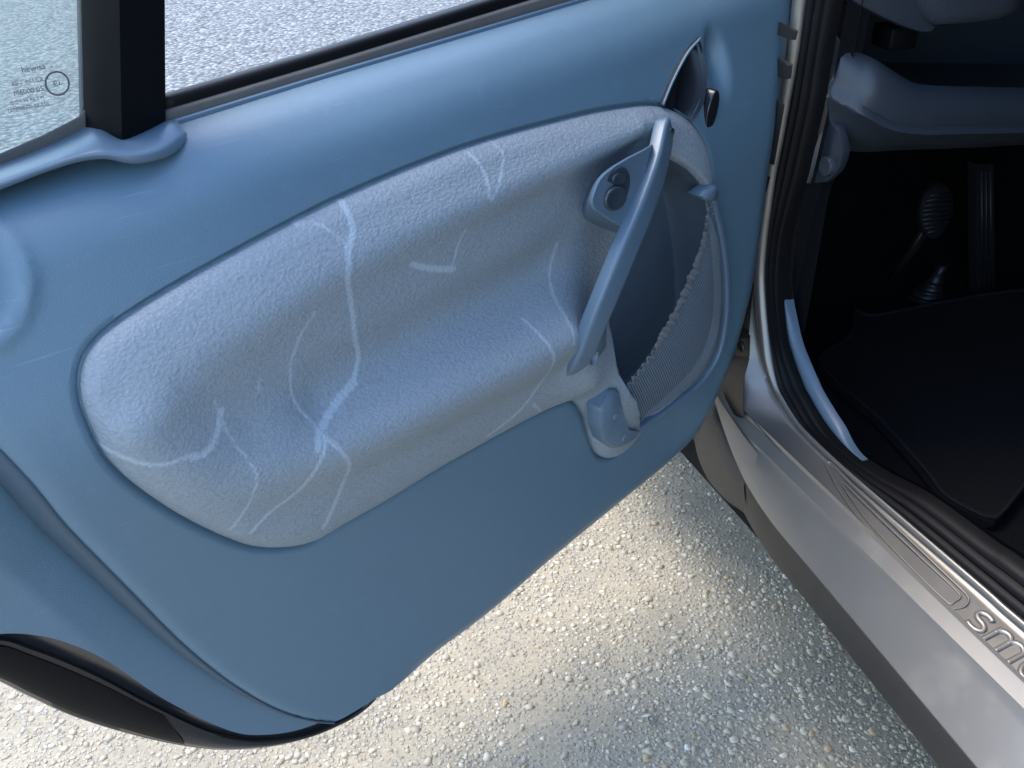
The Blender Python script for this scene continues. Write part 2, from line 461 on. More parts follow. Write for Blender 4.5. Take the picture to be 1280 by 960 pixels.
# ------------------------------------------------------------------ ground
def sheet(name, x0, x1, y0, y1, z, mat, nx=1):
    V = [(x0, y0, z), (x1, y0, z), (x1, y1, z), (x0, y1, z)]
    o = mesh(name, V, [(0, 1, 2, 3)], mat, None, False); o['kind'] = 'structure'; return o
gnd = sheet('ground', -60, 60, -60, 60, 0.0, M['concrete'])
gnd['label'] = 'washed aggregate concrete paving under the open car door'
road = sheet('road', -60, 60, 2.75, 60, 0.004, M['road'])
road['label'] = 'pale blue grey chipping roadway seen through the door window'

def build_stones():
    step = 0.0078
    xs = np.arange(-0.80, 0.80, step); ys = np.arange(0.55, 2.3, step * 0.9)
    P = np.array([(x + (step / 2 if j % 2 else 0), y) for j, y in enumerate(ys) for x in xs])
    P += np.random.uniform(-0.42, 0.42, P.shape) * step
    view = [(-0.8507,1.0627,0),(-0.7464,0.842,0),(0.6611,0.842,0),(0.6045,1.1279,0),(0.4921,1.5402,0),(0.4447,1.7019,0),(0.388,1.7611,0),(0.2252,1.6455,0),(0,1.3342,0),(-0.1962,1.0786,0),(-0.2651,1.0472,0),(-0.458,1.002,0),(-0.7111,1.0786,0)]
    P = P[inside(P, np.array(view)[:, :2])]
    f = (np.sin(P[:, 0] * 9 + 1.2) * np.sin(P[:, 1] * 7 + 0.5) + 0.6 * np.sin(P[:, 0] * 21 + P[:, 1] * 13) + 0.5 * np.sin(P[:, 0] * 33 - P[:, 1] * 29 + 2))
    keep = np.random.rand(len(P)) < np.clip(0.80 - 0.42 * np.clip(f, -0.6, 2), 0.12, 0.98)
    P = P[keep]; n = len(P)
    # unit stone: an icosahedron
    bm = bmesh.new(); bmesh.ops.create_icosphere(bm, subdivisions=1, radius=1)
    U = np.array([v.co[:] for v in bm.verts]); T = np.array([[v.index for v in f.verts] for f in bm.faces]); bm.free()
    r = np.clip(np.random.lognormal(math.log(0.0027), 0.50, n), 0.0010, 0.0080)
    el = np.random.uniform(0.45, 1.0, n); a = np.random.uniform(0, 2 * math.pi, n)
    J = 1 + np.random.uniform(-0.30, 0.30, (n, len(U), 1))
    W = U[None] * J * r[:, None, None]
    W[:, :, 1] *= el[:, None]; W[:, :, 2] = np.clip(W[:, :, 2] * 0.45, -1, (r * 0.15)[:, None])
    ca, sa = np.cos(a)[:, None], np.sin(a)[:, None]
    X = W[:, :, 0] * ca - W[:, :, 1] * sa + P[:, 0:1]; Y = W[:, :, 0] * sa + W[:, :, 1] * ca + P[:, 1:2]
    Z = W[:, :, 2] + (r * 0.02)[:, None]
    co = np.stack([X, Y, Z], -1).reshape(-1, 3)
    tri = (T[None] + (np.arange(n) * len(U))[:, None, None]).reshape(-1, 3)
    me = bpy.data.meshes.new('pebbles')
    me.vertices.add(len(co)); me.vertices.foreach_set('co', co.ravel())
    me.loops.add(len(tri) * 3); me.loops.foreach_set('vertex_index', tri.ravel().astype(np.int32))
    me.polygons.add(len(tri)); me.polygons.foreach_set('loop_start', np.arange(0, len(tri) * 3, 3, dtype=np.int32))
    me.update(); me.validate()
    base = np.array([(0.40, 0.35, 0.255), (0.55, 0.49, 0.37), (0.70, 0.635, 0.50), (0.30, 0.26, 0.195), (0.48, 0.415, 0.30), (0.50, 0.30, 0.10), (0.84, 0.80, 0.71), (0.41, 0.37, 0.305)])
    pick = np.random.choice(len(base), n, p=[.22, .22, .14, .12, .18, .025, .025, .07])
    c = base[pick] * np.random.uniform(0.85, 1.15, (n, 1))
    cc = np.concatenate([np.repeat(c, len(U), 0), np.ones((n * len(U), 1))], 1)
    att = me.color_attributes.new('stone', 'FLOAT_COLOR', 'POINT'); att.data.foreach_set('color', cc.ravel().astype(np.float32))
    me.shade_smooth()
    o = new_obj('pebbles', me, M['pebble'], None)
    o['kind'] = 'stuff'; o['label'] = 'small pale pebbles bedded in the concrete paving'; o['category'] = 'pebbles'
    return o
build_stones()

# ------------------------------------------------------------------ the car
car = bpy.data.objects.new('car', None); COL.objects.link(car)
car.empty_display_size = 0.2
ca_, sa_ = math.cos(R(21)), math.sin(R(21))
car.location = (0.73 * ca_ - 1.0 * sa_, 0.73 * sa_ + 1.0 * ca_, 0); car.rotation_euler = (0, 0, R(21))
car['label'] = 'small silver car with its driver door wide open showing the blue grey door trim'
car['category'] = 'car'

# ---- body: front pillar and sill tread plate as one pressed surface
S_px = [(0.06,0.0544,1.0772),(0.06,0.0566,0.9849),(0.06,0.0597,0.9307),(0.06,0.058,0.8928),(0.06,0.058,0.8542),(0.06,0.0603,0.8097),(0.06,0.063,0.7569),(0.06,0.0672,0.7077),(0.06,0.0666,0.6512),(0.06,0.0656,0.6152),(0.06,0.0609,0.5712),(0.06,0.0499,0.5339),(0.06,0.0263,0.478),(0.06,-0.0021,0.4277),(0.06,-0.0241,0.4111),(0.06,-0.0705,0.3955),(0.06,-0.1455,0.3918),(0.06,-0.207,0.3921),(0.06,-0.293,0.3942),(0.06,-0.4159,0.3981),(0.06,-0.4692,0.399),(0.06,-0.6573,0.4105),(0.06,-0.92,0.4191)]
B_pts = [(-.012, .16, 1.45), (-.012, .12, 1.15), (-.012, .11, 1.02), (-.012, .105, .96), (-.012, .10, .90), (-.012, .095, .84), (-.012, .09, .77), (-.012, .085, .70),
         (-.012, .082, .64), (-.012, .08, .60), (-.01, .078, .555), (-.008, .074, .515), (-.004, .066, .465), (.002, .055, .425), (.006, .038, .40), (.011, -.01, .383), (.011, -.09, .376),
         (.011, -.15, .375), (.011, -.26, .375), (.011, -.41, .375), (.011, -.47, .375), (.011, -.72, .375), (.011, -1.05, .375)]
S_line = spline(S_px, 120); 
def match(P, n=120):
    return spline(P, n)
# keep pairing by index: interpolate both against the same control parameter
def by_index(P, n):
    P = np.array(P, float); m = len(P); t = np.linspace(0, m - 1, n); out = []
    for x in t:
        i = min(int(x), m - 2); k = x - i
        p1, p2 = P[i], P[i + 1]; p0 = P[i - 1] if i else 2 * p1 - p2; p3 = P[i + 2] if i + 2 < m else 2 * p2 - p1
        out.append(0.5 * ((2 * p1) + (-p0 + p2) * k + (2 * p0 - 5 * p1 + 4 * p2 - p3) * k * k + (-p0 + 3 * p1 - 3 * p2 + p3) * k ** 3))
    return np.array(out)
NS = 200
Sl, Bl = by_index(S_px, NS), by_index(B_pts, NS)
rows = []
rise = np.clip((0.62 - Sl[:, 2]) / 0.15, 0, 1)
inward = np.gradient(Sl, axis=0); inward /= np.linalg.norm(inward, axis=1)[:, None]
nin = np.stack([np.zeros(NS), -inward[:, 2], inward[:, 1]], 1)      # in the opening's plane, towards the metal
if nin[40, 1] < 0: nin = -nin
out_b = np.array([-1.0, 0, 0])
rows.append(Sl + nin * 0.005 + out_b * -0.008)
kw = lerp(1.0, 1.9, sstep((Sl[:, 2] - .40) / .06))[:, None]
rows.append(Sl + nin * 0.000 + out_b * 0.003)
rows.append(Sl + nin * 0.002 * kw + out_b * 0.0065 * kw)
rows.append(Sl + nin * 0.005 * kw + out_b * 0.0080 * kw)
rows.append(Sl + nin * 0.008 * kw + out_b * 0.0070 * kw)
rows.append(Sl + nin * 0.0105 * kw + out_b * 0.0045 * kw)
base = Sl + nin * 0.012 * kw + out_b * 0.003
for t in (0.06, 0.2, 0.4, 0.6, 0.8, 0.95, 1.0):
    q = base * (1 - t) + Bl * t
    rows.append(q)
body = mesh('door_frame', *patch([list(map(tuple, r)) for r in rows]), M['silver'], car, True, 70)
body['label'] = 'silver painted door frame running from front pillar down to the sill'

# sill outer lip: strip, bevel and its pointed front end
A_ = np.array([.075, .06, .04, .01, -.03, -.08, -.15, -.25, -.4, -.6, -.8, -1.05])
tip = np.array([0.0, .12, .28, .5, .72, .9, 1, 1, 1, 1, 1, 1])
prof = [(.0135, .382), (.0125, .3765), (.0110, .3750), (-.0010, .3640), (-.0022, .3605), (-.0050, .352), (-.0115, .334), (-.0175, .315), (-.0205, .306), (-.018, .301), (-.010, .299)]
rows = []
for b_, z_ in prof:
    r_ = []
    for a_, t_ in zip(A_, tip):
        wide = -0.03 * np.clip(-a_ / 0.55, 0, 2) * np.clip((.36 - z_) / .055, 0, 1)
        zz = lerp(.392, z_, t_) if z_ < .36 else lerp(.392, z_, min(1, t_ * 2.0))
        bb = lerp(-.004, b_, t_) if z_ < .36 else lerp(-.002, b_, min(1, t_ * 1.6))
        r_.append((bb + wide, a_, zz))
    rows.append(list(map(tuple, by_index(r_, 90))))
sill = mesh('sill_panel', *patch(rows), M['silver'], car, True, 22)
sill['label'] = 'silver outer sill with a bright rounded strip along its edge'

# dark plastic skirt under the sill (front piece and long piece)
def skirt(name, a0, a1, n=40):
    rr = []
    edge = np.array([rows[8][i] for i in range(90)])
    ia = np.linspace(a0, a1, n)
    o_ = np.argsort(edge[:, 1])
    eb = np.interp(ia, edge[o_, 1], edge[o_, 0]); ez = np.interp(ia, edge[o_, 1], edge[o_, 2])
    for k, (db, fz) in enumerate([(.012, -.004), (.003, -.001), (.0015, -.006), (.002, -.03), (.010, -.066), (.028, -.090), (.06, -.1), (.2, -.1)]):
        rr.append([(b + db, a, z + fz) for b, a, z in zip(eb, ia, ez)])
    return mesh(name, *patch(rr), M['skirt'], car, True, 50)
skirt('side_skirt', -.0415, -1.05, 60)
fs = []
front_top = [(-0.022,-0.0671,0.3099),(-0.018,-0.0288,0.3101),(-0.013,0.0076,0.3183),(-0.008,0.039,0.331),(-0.006,0.0589,0.3438),(-0.004,0.0766,0.3453),(0,0.1156,0.3366),(0,0.1589,0.3255),(0,0.2371,0.3105)]
front_bot = [(-0.012,-0.0837,0.2589),(-0.008,-0.0396,0.2463),(-0.004,-0.0002,0.2323),(0,0.0501,0.2269),(0.003,0.0904,0.2305),(0.006,0.1182,0.2423),(0.008,0.1403,0.2586),(0.01,0.1902,0.2499),(0.01,0.2846,0.2322)]
ft, fb = by_index(front_top, 50), by_index(front_bot, 50)
rr = [ft + np.array((.03, 0, 0.03)), ft + np.array((.006, 0, 0.012)), ft + np.array((0, 0, -.001))]
for t in (.15, .4, .65, .85, 1.0):
    rr.append(ft * (1 - t) + fb * t + np.array((-.004 * math.sin(t * 3.1), 0, 0)))
rr.append(fb + np.array((.006, 0, -.008))); rr.append(fb + np.array((.03, 0, -.012))); rr.append(fb + np.array((.2, 0, -.012)))
mesh('skirt_end', *patch([list(map(tuple, r)) for r in rr]), M['skirt'], car, True, 50)

# ---- pressed outline and lettering on the tread plate
pl_o, pl_d = Vector((.0335, 0, .3865)), None
def plate(a, s):
    """point on the tread plate: a along the car, s 0..1 from outer edge to inner edge"""
    b = lerp(.011, .057, s); return (b, a, lerp(.375, .388, s) + .0003)
def plate_pts(P): return [plate(a, s) for a, s in P]
def tube_on_plate(name, P, r, parent, closed=False, n=60):
    pts = spline(plate_pts(P), n, closed)
    if closed: pts = np.vstack([pts, pts[:2]])
    V, F = sweep(pts, ring(r, 8, r * 0.8), up=(-.55, 0, .83), caps=not closed)
    return mesh(name, V, F, M['silver'], parent, True)
tube_on_plate('pressed_outline', [(-.145, .78), (-.15, .70), (-.19, .42), (-.24, .22), (-.30, .12), (-.36, .08), (-.412, .07), (-.416, .16), (-.42, .40), (-.416, .60), (-.405, .68), (-.36, .70), (-.28, .735), (-.20, .78), (-.155, .84)], .0011, sill, True, 120)
tube_on_plate('pressed_outline', [(-.185, .62), (-.21, .48), (-.26, .30), (-.33, .20), (-.404, .18), (-.409, .30), (-.408, .50), (-.398, .57), (-.34, .575), (-.26, .60), (-.20, .645)], .0009, sill, True, 120)
def arc(cx, cy, r, a0, a1, n=10, ry=None):
    ry = ry or r
    return [(cx + r * math.cos(R(lerp(a0, a1, i / n))), cy + ry * math.sin(R(lerp(a0, a1, i / n)))) for i in range(n + 1)]
GL = {'s': [arc(.30, .66, .24, 40, 270, 12, .19) + arc(.30, .26, .26, 90, -140, 12, .21)],
      'm': [[(.08, .02), (.08, .86)], [(.08, .55)] + arc(.30, .60, .22, 180, 0, 10, .26) + [(.52, .02)], [(.52, .55)] + arc(.74, .60, .22, 180, 0, 10, .26) + [(.96, .02)]],
      'a': [arc(.36, .42, .30, 20, 380, 20, .40), [(.66, .84), (.66, .02)]],
      'r': [[(.08, .02), (.08, .86)], [(.08, .5)] + arc(.34, .56, .26, 180, 60, 8, .30)],
      't': [[(.22, 1.1), (.22, .2), (.30, .04), (.46, .03)], [(.0, .84), (.46, .84)]]}
LW = {'s': .70, 'm': 1.16, 'a': .84, 'r': .62, 't': .56}
x0 = 0.0; LH = .040
for ch in 'smart':
    V, F = [], []
    for st in GL[ch]:
        P = [plate(-.432 - (x0 + x) * LH, .12 + y * .62) for x, y in st]
        P = spline(P, 30)
        v_, f_ = sweep(P, ring(.0034, 8, .0017), up=(-.55, 0, .83))
        k = len(V); V += v_; F += [tuple(i + k for i in f) for f in f_]
    o = mesh('embossed_letter', V, F, M['silver'], sill, True)
    x0 += LW[ch]

# ---- weather seal round the opening, pale trim edge inside it
N_px = [(0.085,0.0239,1.0787),(0.085,0.0304,0.9873),(0.085,0.0349,0.9335),(0.085,0.0368,0.8952),(0.085,0.0375,0.8569),(0.085,0.0372,0.8134),(0.085,0.0417,0.7605),(0.085,0.0463,0.7116),(0.085,0.0547,0.6521),(0.085,0.0583,0.6142),(0.085,0.0548,0.5696),(0.085,0.0452,0.5316),(0.085,0.0212,0.4756),(0.085,-0.0209,0.433),(0.085,-0.0435,0.4197),(0.085,-0.0876,0.4003),(0.085,-0.1423,0.3937),(0.085,-0.2071,0.402),(0.085,-0.2837,0.4196),(0.085,-0.3858,0.4288),(0.085,-0.4334,0.4344),(0.085,-0.6234,0.4439),(0.085,-0.8902,0.454)]
Nl = by_index(N_px, NS)
sr = []
for t, h in ((0, -.006), (0.03, .006), (.10, .010), (.2, .012), (.28, .010), (.32, .006), (.36, .009), (.45, .013), (.55, .014), (.62, .010), (.66, .006), (.70, .010), (.8, .012), (.9, .010), (.97, .004), (1.0, -.008)):
    q = Sl * (1 - t) + Nl * t; q[:, 0] -= h * 0.8
    sr.append(list(map(tuple, q)))
sl = mesh('door_seal', *patch(sr), M['rubber'], car, True, 60)
sl['label'] = 'ribbed black rubber seal around the door opening'
I_px = [(0.095,0.031,1.0779),(0.095,0.0373,0.9857),(0.095,0.0417,0.9315),(0.095,0.0435,0.893),(0.095,0.0441,0.8544),(0.095,0.0436,0.8106),(0.095,0.048,0.7574),(0.095,0.0509,0.7087),(0.095,0.054,0.6509),(0.095,0.0643,0.6102),(0.095,0.0571,0.5669),(0.095,0.0439,0.5304),(0.095,0.0112,0.4788),(0.095,-0.0371,0.4401),(0.095,-0.0592,0.4268),(0.095,-0.1,0.4097),(0.095,-0.1428,0.3993),(0.095,-0.199,0.3923),(0.095,-0.2762,0.4062),(0.095,-0.3802,0.4139),(0.095,-0.429,0.418),(0.095,-0.6218,0.4272),(0.095,-0.8916,0.4392)]
Il = by_index(I_px, NS)
kk = (sstep((np.arange(NS) - 84) / 22) * sstep((152 - np.arange(NS)) / 16))[:, None]; Il = Nl * (1 - kk) + Il * kk
tr = [Nl + np.array((.004, 0, 0)), Nl * .85 + Il * .15 + np.array((-.004, 0, 0)), Nl * .5 + Il * .5 + np.array((-.005, 0, 0)), Nl * .15 + Il * .85 + np.array((-.003, 0, 0)), Il + np.array((.004, 0, 0))]
mesh('opening_trim', *patch([list(map(tuple, r[100:150])) for r in tr]), M['satin'], car, True)

# ---- hinge hardware between door and pillar
def hinge_box(pts_px_b, name, mat, depth=.03):
    f = [Vector(p) for p in pts_px_b]
    k = [p + Vector((.004, depth, 0)) for p in f]
    c = sum(f, Vector()) / len(f)
    ins = [c + (p - c) * 0.86 + Vector((-.002, -.003, 0)) for p in f]
    return loft_polys(name, [[tuple(p) for p in k], [tuple(p) for p in f], [tuple(p) for p in ins]], mat, car, 30)
hinge_box([(0.012,0.0224,0.9105),(0.012,0.0063,0.9103),(0.012,0.0082,0.899),(0.012,0.022,0.896)], 'hinge_knuckle', M['hinge'])
hinge_box([(0.012,0.0218,0.8692),(0.012,0.0076,0.8716),(0.012,0.0067,0.855),(0.012,0.0203,0.8497)], 'hinge_knuckle', M['hinge'])
hinge_box([(0.01,0.0208,0.8227),(0.01,0.009,0.8231),(0.01,0.0125,0.7467),(0.01,0.0259,0.7433)], 'hinge_leaf', M['hinge'])
hinge_box([(0.01,0.0389,0.7209),(0.01,0.017,0.7285),(0.01,0.021,0.7078),(0.01,0.0398,0.701)], 'hinge_knuckle', M['hinge'])
hinge_box([(0.012,0.0385,0.5726),(0.012,0.0241,0.5792),(0.012,0.0175,0.4987),(0.012,0.0459,0.4576)], 'hinge_leaf', M['hinge'])
hb = hinge_box([(0.006,0.0464,0.4848),(0.006,0.0057,0.5061),(0.006,0.0007,0.4757),(0.006,0.046,0.4536)], 'check_strap_bracket', M['hinge'])
hinge_box([(0.006,0.0471,0.4489),(0.006,0.0002,0.4734),(0.006,0.0053,0.4419),(0.006,-0.0068,0.3792),(0.006,0.0177,0.3638),(0.006,0.0796,0.3454)], 'check_strap_bracket', M['hinge'], .02)
bc = Vector([(-0.002,0.0113,0.4883)][0])
def screw(name, c, r, parent, mat):
    V = []; F = []; n = 12
    for rr_, y in ((r, .0), (r, -.003), (r * .8, -.005), (r * .4, -.005), (r * .35, -.003)):
        for i in range(n):
            a = 2 * math.pi * i / n; V.append((c[0] + y * .8, c[1] + rr_ * math.cos(a) + y * .5, c[2] + rr_ * math.sin(a)))
    for i in range(4):
        for j in range(n): F.append((i * n + j, i * n + (j + 1) % n, (i + 1) * n + (j + 1) % n, (i + 1) * n + j))
    F.append(tuple(4 * n + j for j in range(n)))
    return mesh(name, V, F, mat, parent, True, 40)
screw('bolt', bc, .0085, hb, M['hinge'])
# dark recess behind the hinges (inner wing)
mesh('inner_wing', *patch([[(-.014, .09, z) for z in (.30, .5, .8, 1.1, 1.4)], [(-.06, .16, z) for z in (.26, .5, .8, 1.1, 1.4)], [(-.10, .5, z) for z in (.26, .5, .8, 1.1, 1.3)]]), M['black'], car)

# ---- cabin shell: floor, tunnel side, firewall, roof, far side
def quad(name, P, mat, parent, thick=None):
    return mesh(name, P, [tuple(range(len(P)))], mat, parent, False)
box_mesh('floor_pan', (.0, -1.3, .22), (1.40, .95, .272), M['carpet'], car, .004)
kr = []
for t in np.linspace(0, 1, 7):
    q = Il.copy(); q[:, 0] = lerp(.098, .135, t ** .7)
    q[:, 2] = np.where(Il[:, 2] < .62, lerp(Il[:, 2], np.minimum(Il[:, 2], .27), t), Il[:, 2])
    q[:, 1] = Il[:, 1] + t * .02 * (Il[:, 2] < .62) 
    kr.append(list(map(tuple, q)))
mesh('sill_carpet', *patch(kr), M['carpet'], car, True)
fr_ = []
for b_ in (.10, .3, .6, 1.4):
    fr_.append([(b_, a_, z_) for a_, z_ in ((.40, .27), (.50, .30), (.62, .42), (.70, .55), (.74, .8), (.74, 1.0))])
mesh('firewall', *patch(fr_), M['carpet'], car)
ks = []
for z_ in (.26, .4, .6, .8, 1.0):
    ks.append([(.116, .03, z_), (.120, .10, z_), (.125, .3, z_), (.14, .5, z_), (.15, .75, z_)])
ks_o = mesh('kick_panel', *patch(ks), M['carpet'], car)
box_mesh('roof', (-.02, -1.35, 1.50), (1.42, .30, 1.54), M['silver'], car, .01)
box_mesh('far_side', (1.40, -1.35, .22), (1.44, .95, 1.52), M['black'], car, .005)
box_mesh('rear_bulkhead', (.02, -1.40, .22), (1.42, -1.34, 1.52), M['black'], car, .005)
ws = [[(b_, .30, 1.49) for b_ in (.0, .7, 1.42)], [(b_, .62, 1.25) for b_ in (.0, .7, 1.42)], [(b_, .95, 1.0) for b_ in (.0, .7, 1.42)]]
mesh('windscreen', *patch(ws), M['gloss_black'], car)

# ---- dashboard
d_top = [(0.1041,0.068,0.8958),(0.1069,0.055,0.8877),(0.111,0.05,0.8788),(0.1293,0.035,0.869),(0.1485,0.02,0.8601),(0.185,0.012,0.839),(0.2097,0.01,0.8281),(0.2508,0.01,0.821),(0.3202,0.012,0.8125),(0.3935,0.015,0.8034),(0.6106,0.02,0.7804),(1.1659,0.05,0.7196)]
d_low = [(0.095,0.058,0.826),(0.0965,0.045,0.8202),(0.0935,0.035,0.8171),(0.1051,0.018,0.8105),(0.1211,0,0.8018),(0.1594,-0.008,0.7825),(0.208,-0.01,0.7713),(0.2488,-0.01,0.7666),(0.3185,-0.008,0.759),(0.3922,-0.005,0.7506),(0.6117,0,0.7261),(1.1737,0.03,0.6619)]
d_bot = [(0.1086,0.066,0.7663),(0.1107,0.055,0.7598),(0.1157,0.05,0.7479),(0.1442,0.045,0.7384),(0.1759,0.04,0.7339),(0.2195,0.04,0.7307),(0.2617,0.04,0.7267),(0.3049,0.04,0.7225),(0.3764,0.04,0.7161),(0.4558,0.045,0.7084),(0.6869,0.05,0.6852),(1.2813,0.08,0.6136)]
nT = 90
T_, L_, Bo = by_index(d_top, nT), by_index(d_low, nT), by_index(d_bot, nT)
back = T_ + np.array((0.0, .10, -.035)); back2 = T_ + np.array((.02, .26, -.03)); back3 = T_ + np.array((.02, .28, .25))
dr = [back3, back2, back, T_ + np.array((0, .05, -.03)), T_ + np.array((0, .012, -.006)), T_ + np.array((0, .004, -.0005)), T_ + np.array((0, -.004, -.004))]
for t in (.15, .35, .6, .85): dr.append(T_ * (1 - t) + L_ * t + np.array((0, -.012 * math.sin(math.pi * min(1, t * 1.1 + .1)), 0)))
dr += [L_ + np.array((0, -.003, .003)), L_ + np.array((0, -.004, -.001)), L_ + np.array((0, .002, -.004)), L_ * .5 + Bo * .5 + np.array((0, -.003, 0)), Bo, Bo + np.array((.01, .03, -.004)), Bo + np.array((.02, .3, .0))]
dash = mesh('dashboard', *patch([list(map(tuple, r)) for r in dr]), M['dash'], car, True, 50)
dash['label'] = 'dark blue grey lower dashboard with a moulded tray'
# trim on the pillar foot with its round clip cover
kp = [(0.108,0.0394,0.7847),(0.108,0.0594,0.7577),(0.108,0.0734,0.689),(0.108,0.0628,0.6905),(0.108,0.0248,0.7072),(0.108,0.0092,0.7246),(0.108,0.0037,0.7403),(0.108,0.0033,0.7562),(0.108,0.0213,0.7797)]
kc = np.mean(np.array(kp), 0)
f0 = [tuple(np.array(p) + (.012, .006, 0)) for p in kp]; f1 = [tuple(p) for p in kp]
f2 = [tuple(np.array(p) + (np.array(kc) - np.array(p)) * .06 + (-.004, -.002, 0)) for p in kp]
kt = loft_polys('pillar_foot_trim', [f0, f1, f2], M['dash'], dash, 50)
cc_ = Vector([(0.1,0.0249,0.7289)][0])
V = []; F = []; n = 24
for r_, y in ((.0125, .004), (.0125, -.0015), (.0115, -.003), (.0105, -.0025), (.0001, -.0025)):
    for i in range(n):
        a = 2 * math.pi * i / n; V.append((cc_.x + y, cc_.y + r_ * math.cos(a) * 1.0, cc_.z + r_ * math.sin(a)))
for i in range(4):
    for j in range(n): F.append((i * n + j, i * n + (j + 1) % n, (i + 1) * n + (j + 1) % n, (i + 1) * n + j))
mesh('clip_cover', V, F, M['dash'], dash, True, 40)
# upper dash pod: plastic end cap and fabric face
e_o = [(0.0574,0.04,1.038),(0.0914,0.04,0.9375),(0.1177,0.04,0.9229),(0.1544,0.04,0.907),(0.1918,0.04,0.8927),(0.2186,0.04,0.8847),(0.2339,0.04,0.8835),(0.2403,0.04,0.8879),(0.2281,0.04,0.8956),(0.2146,0.04,0.9092),(0.2033,0.04,0.9242),(0.1701,0.04,1.0334)]
e1 = [tuple(p) for p in e_o]; e0 = [tuple(np.array(p) + (0.01, .25, .03)) for p in e_o]
ec = np.mean(np.array(e_o), 0); e2 = [tuple(np.array(p) * .94 + ec * .06 + (0, -.008, 0)) for p in e_o]
loft_polys('dash_end_cap', [e0, e1, e2], M['dash'], dash, 60)
fa = [(0.1637,0.03,1.0347),(0.1955,0.03,0.9266),(0.205,0.03,0.9137),(0.2156,0.03,0.9015),(0.2273,0.03,0.8948),(0.273,0.03,0.8932),(0.324,0.03,0.8942),(0.3556,0.03,0.9016),(0.3606,0.03,0.9101),(0.3253,0.03,1.0281)]
f1 = [tuple(p) for p in fa]; f0 = [tuple(np.array(p) + (0.01, .25, .03)) for p in fa]
fc = np.mean(np.array(fa), 0); f2 = [tuple(np.array(p) * .9 + fc * .1 + (0, -.014, 0)) for p in fa]; f3 = [tuple(np.array(p) * .6 + fc * .4 + (0, -.02, 0)) for p in fa]
loft_polys('dash_fabric_panel', [f0, f1, f2, f3], M['fabric'], dash, 60)
lat = Vector([(0.1996,0.06,0.8771)][0])
box_mesh('tray_catch', (lat.x - .012, .05, lat.z - .016), (lat.x + .03, .09, lat.z + .012), M['black'], dash, .003)
box_mesh('dash_top', (.10, .06, .98), (1.40, .95, 1.02), M['dash'], dash, .015)

# ---- pedals
pc = Vector([(0.609,0.33,0.476)][0])
def pedal_pad():
    n = 32; V = []; F = []
    lv = [(.036, .012), (.040, .006), (.040, .0), (.038, -.004), (.034, -.005), (.0001, -.005)]
    for r_, y in lv:
        for i in range(n):
            a = 2 * math.pi * i / n; V.append((pc.x + r_ * .92 * math.cos(a) * (1 + .05 * math.sin(a)), pc.y + y + .25 * r_ * math.sin(a), pc.z + r_ * 1.25 * math.sin(a)))
    for i in range(len(lv) - 1):
        for j in range(n): F.append((i * n + j, i * n + (j + 1) % n, (i + 1) * n + (j + 1) % n, (i + 1) * n + j))
    return mesh('brake_pedal', V, F, M['pedal'], car, True, 40)
ped = pedal_pad(); ped['label'] = 'round ribbed black rubber brake pedal'
for k in range(9):
    zz = -.034 + k * .0083; half = .034 * math.sqrt(max(.02, 1 - (zz / .042) ** 2))
    V, F = sweep([(pc.x - half, pc.y - .005 + zz * .2, pc.z + zz), (pc.x + half, pc.y - .005 + zz * .2, pc.z + zz)], ring(.0022, 8), up=(0, -1, 0))
    mesh('rib', V, F, M['pedal'], ped)
V, F = sweep([(pc.x, pc.y + .008, pc.z - .02), (pc.x - .005, pc.y + .03, pc.z - .09), (pc.x - .01, pc.y + .06, pc.z - .16)], rbox(.006, .009, .003), up=(1, 0, 0))
mesh('pedal_arm', V, F, M['hinge'], ped)
gc = Vector([(0.6704,0.36,0.2916)][0])
V = []; F = []; n = 24; prof_g = []
for k in range(4):
    r_ = .042 - k * .008; z_ = -.03 + k * .016; prof_g += [(r_ * .78, z_), (r_, z_ + .004), (r_ * .96, z_ + .008), (r_ * .74, z_ + .013)]
prof_g += [(.010, .04), (.009, .06), (.0001, .06)]
for r_, z_ in prof_g:
    for i in range(n):
        a = 2 * math.pi * i / n; V.append((gc.x + r_ * math.cos(a), gc.y + r_ * math.sin(a) - z_ * .3, gc.z + z_))
for i in range(len(prof_g) - 1):
    for j in range(n): F.append((i * n + j, i * n + (j + 1) % n, (i + 1) * n + (j + 1) % n, (i + 1) * n + j))
mesh('bellows_boot', V, F, M['pedal'], car, True)
ap = [(0.7059,0.36,0.5429),(0.7488,0.36,0.5374),(0.8224,0.34,0.2629),(0.7731,0.34,0.2719)]
a1_ = [tuple(p) for p in ap]; a0_ = [tuple(np.array(p) + (0, .02, 0)) for p in ap]; acn = np.mean(np.array(ap), 0)
a2_ = [tuple(np.array(p) * .92 + acn * .08 + (0, -.004, 0)) for p in ap]
acc = loft_polys('accelerator_pedal', [a0_, a1_, a2_], M['pedal'], car, 30)
for k in range(3):
    t = (k + 1) / 4
    p0 = np.array(ap[0]) * (1 - t) + np.array(ap[1]) * t; p1 = np.array(ap[3]) * (1 - t) + np.array(ap[2]) * t
    V, F = sweep([tuple(p0 * .95 + p1 * .05 + (0, -.005, 0)), tuple(p0 * .05 + p1 * .95 + (0, -.005, 0))], ring(.0022, 6), up=(1, 0, 0))
    mesh('rib', V, F, M['pedal'], acc)

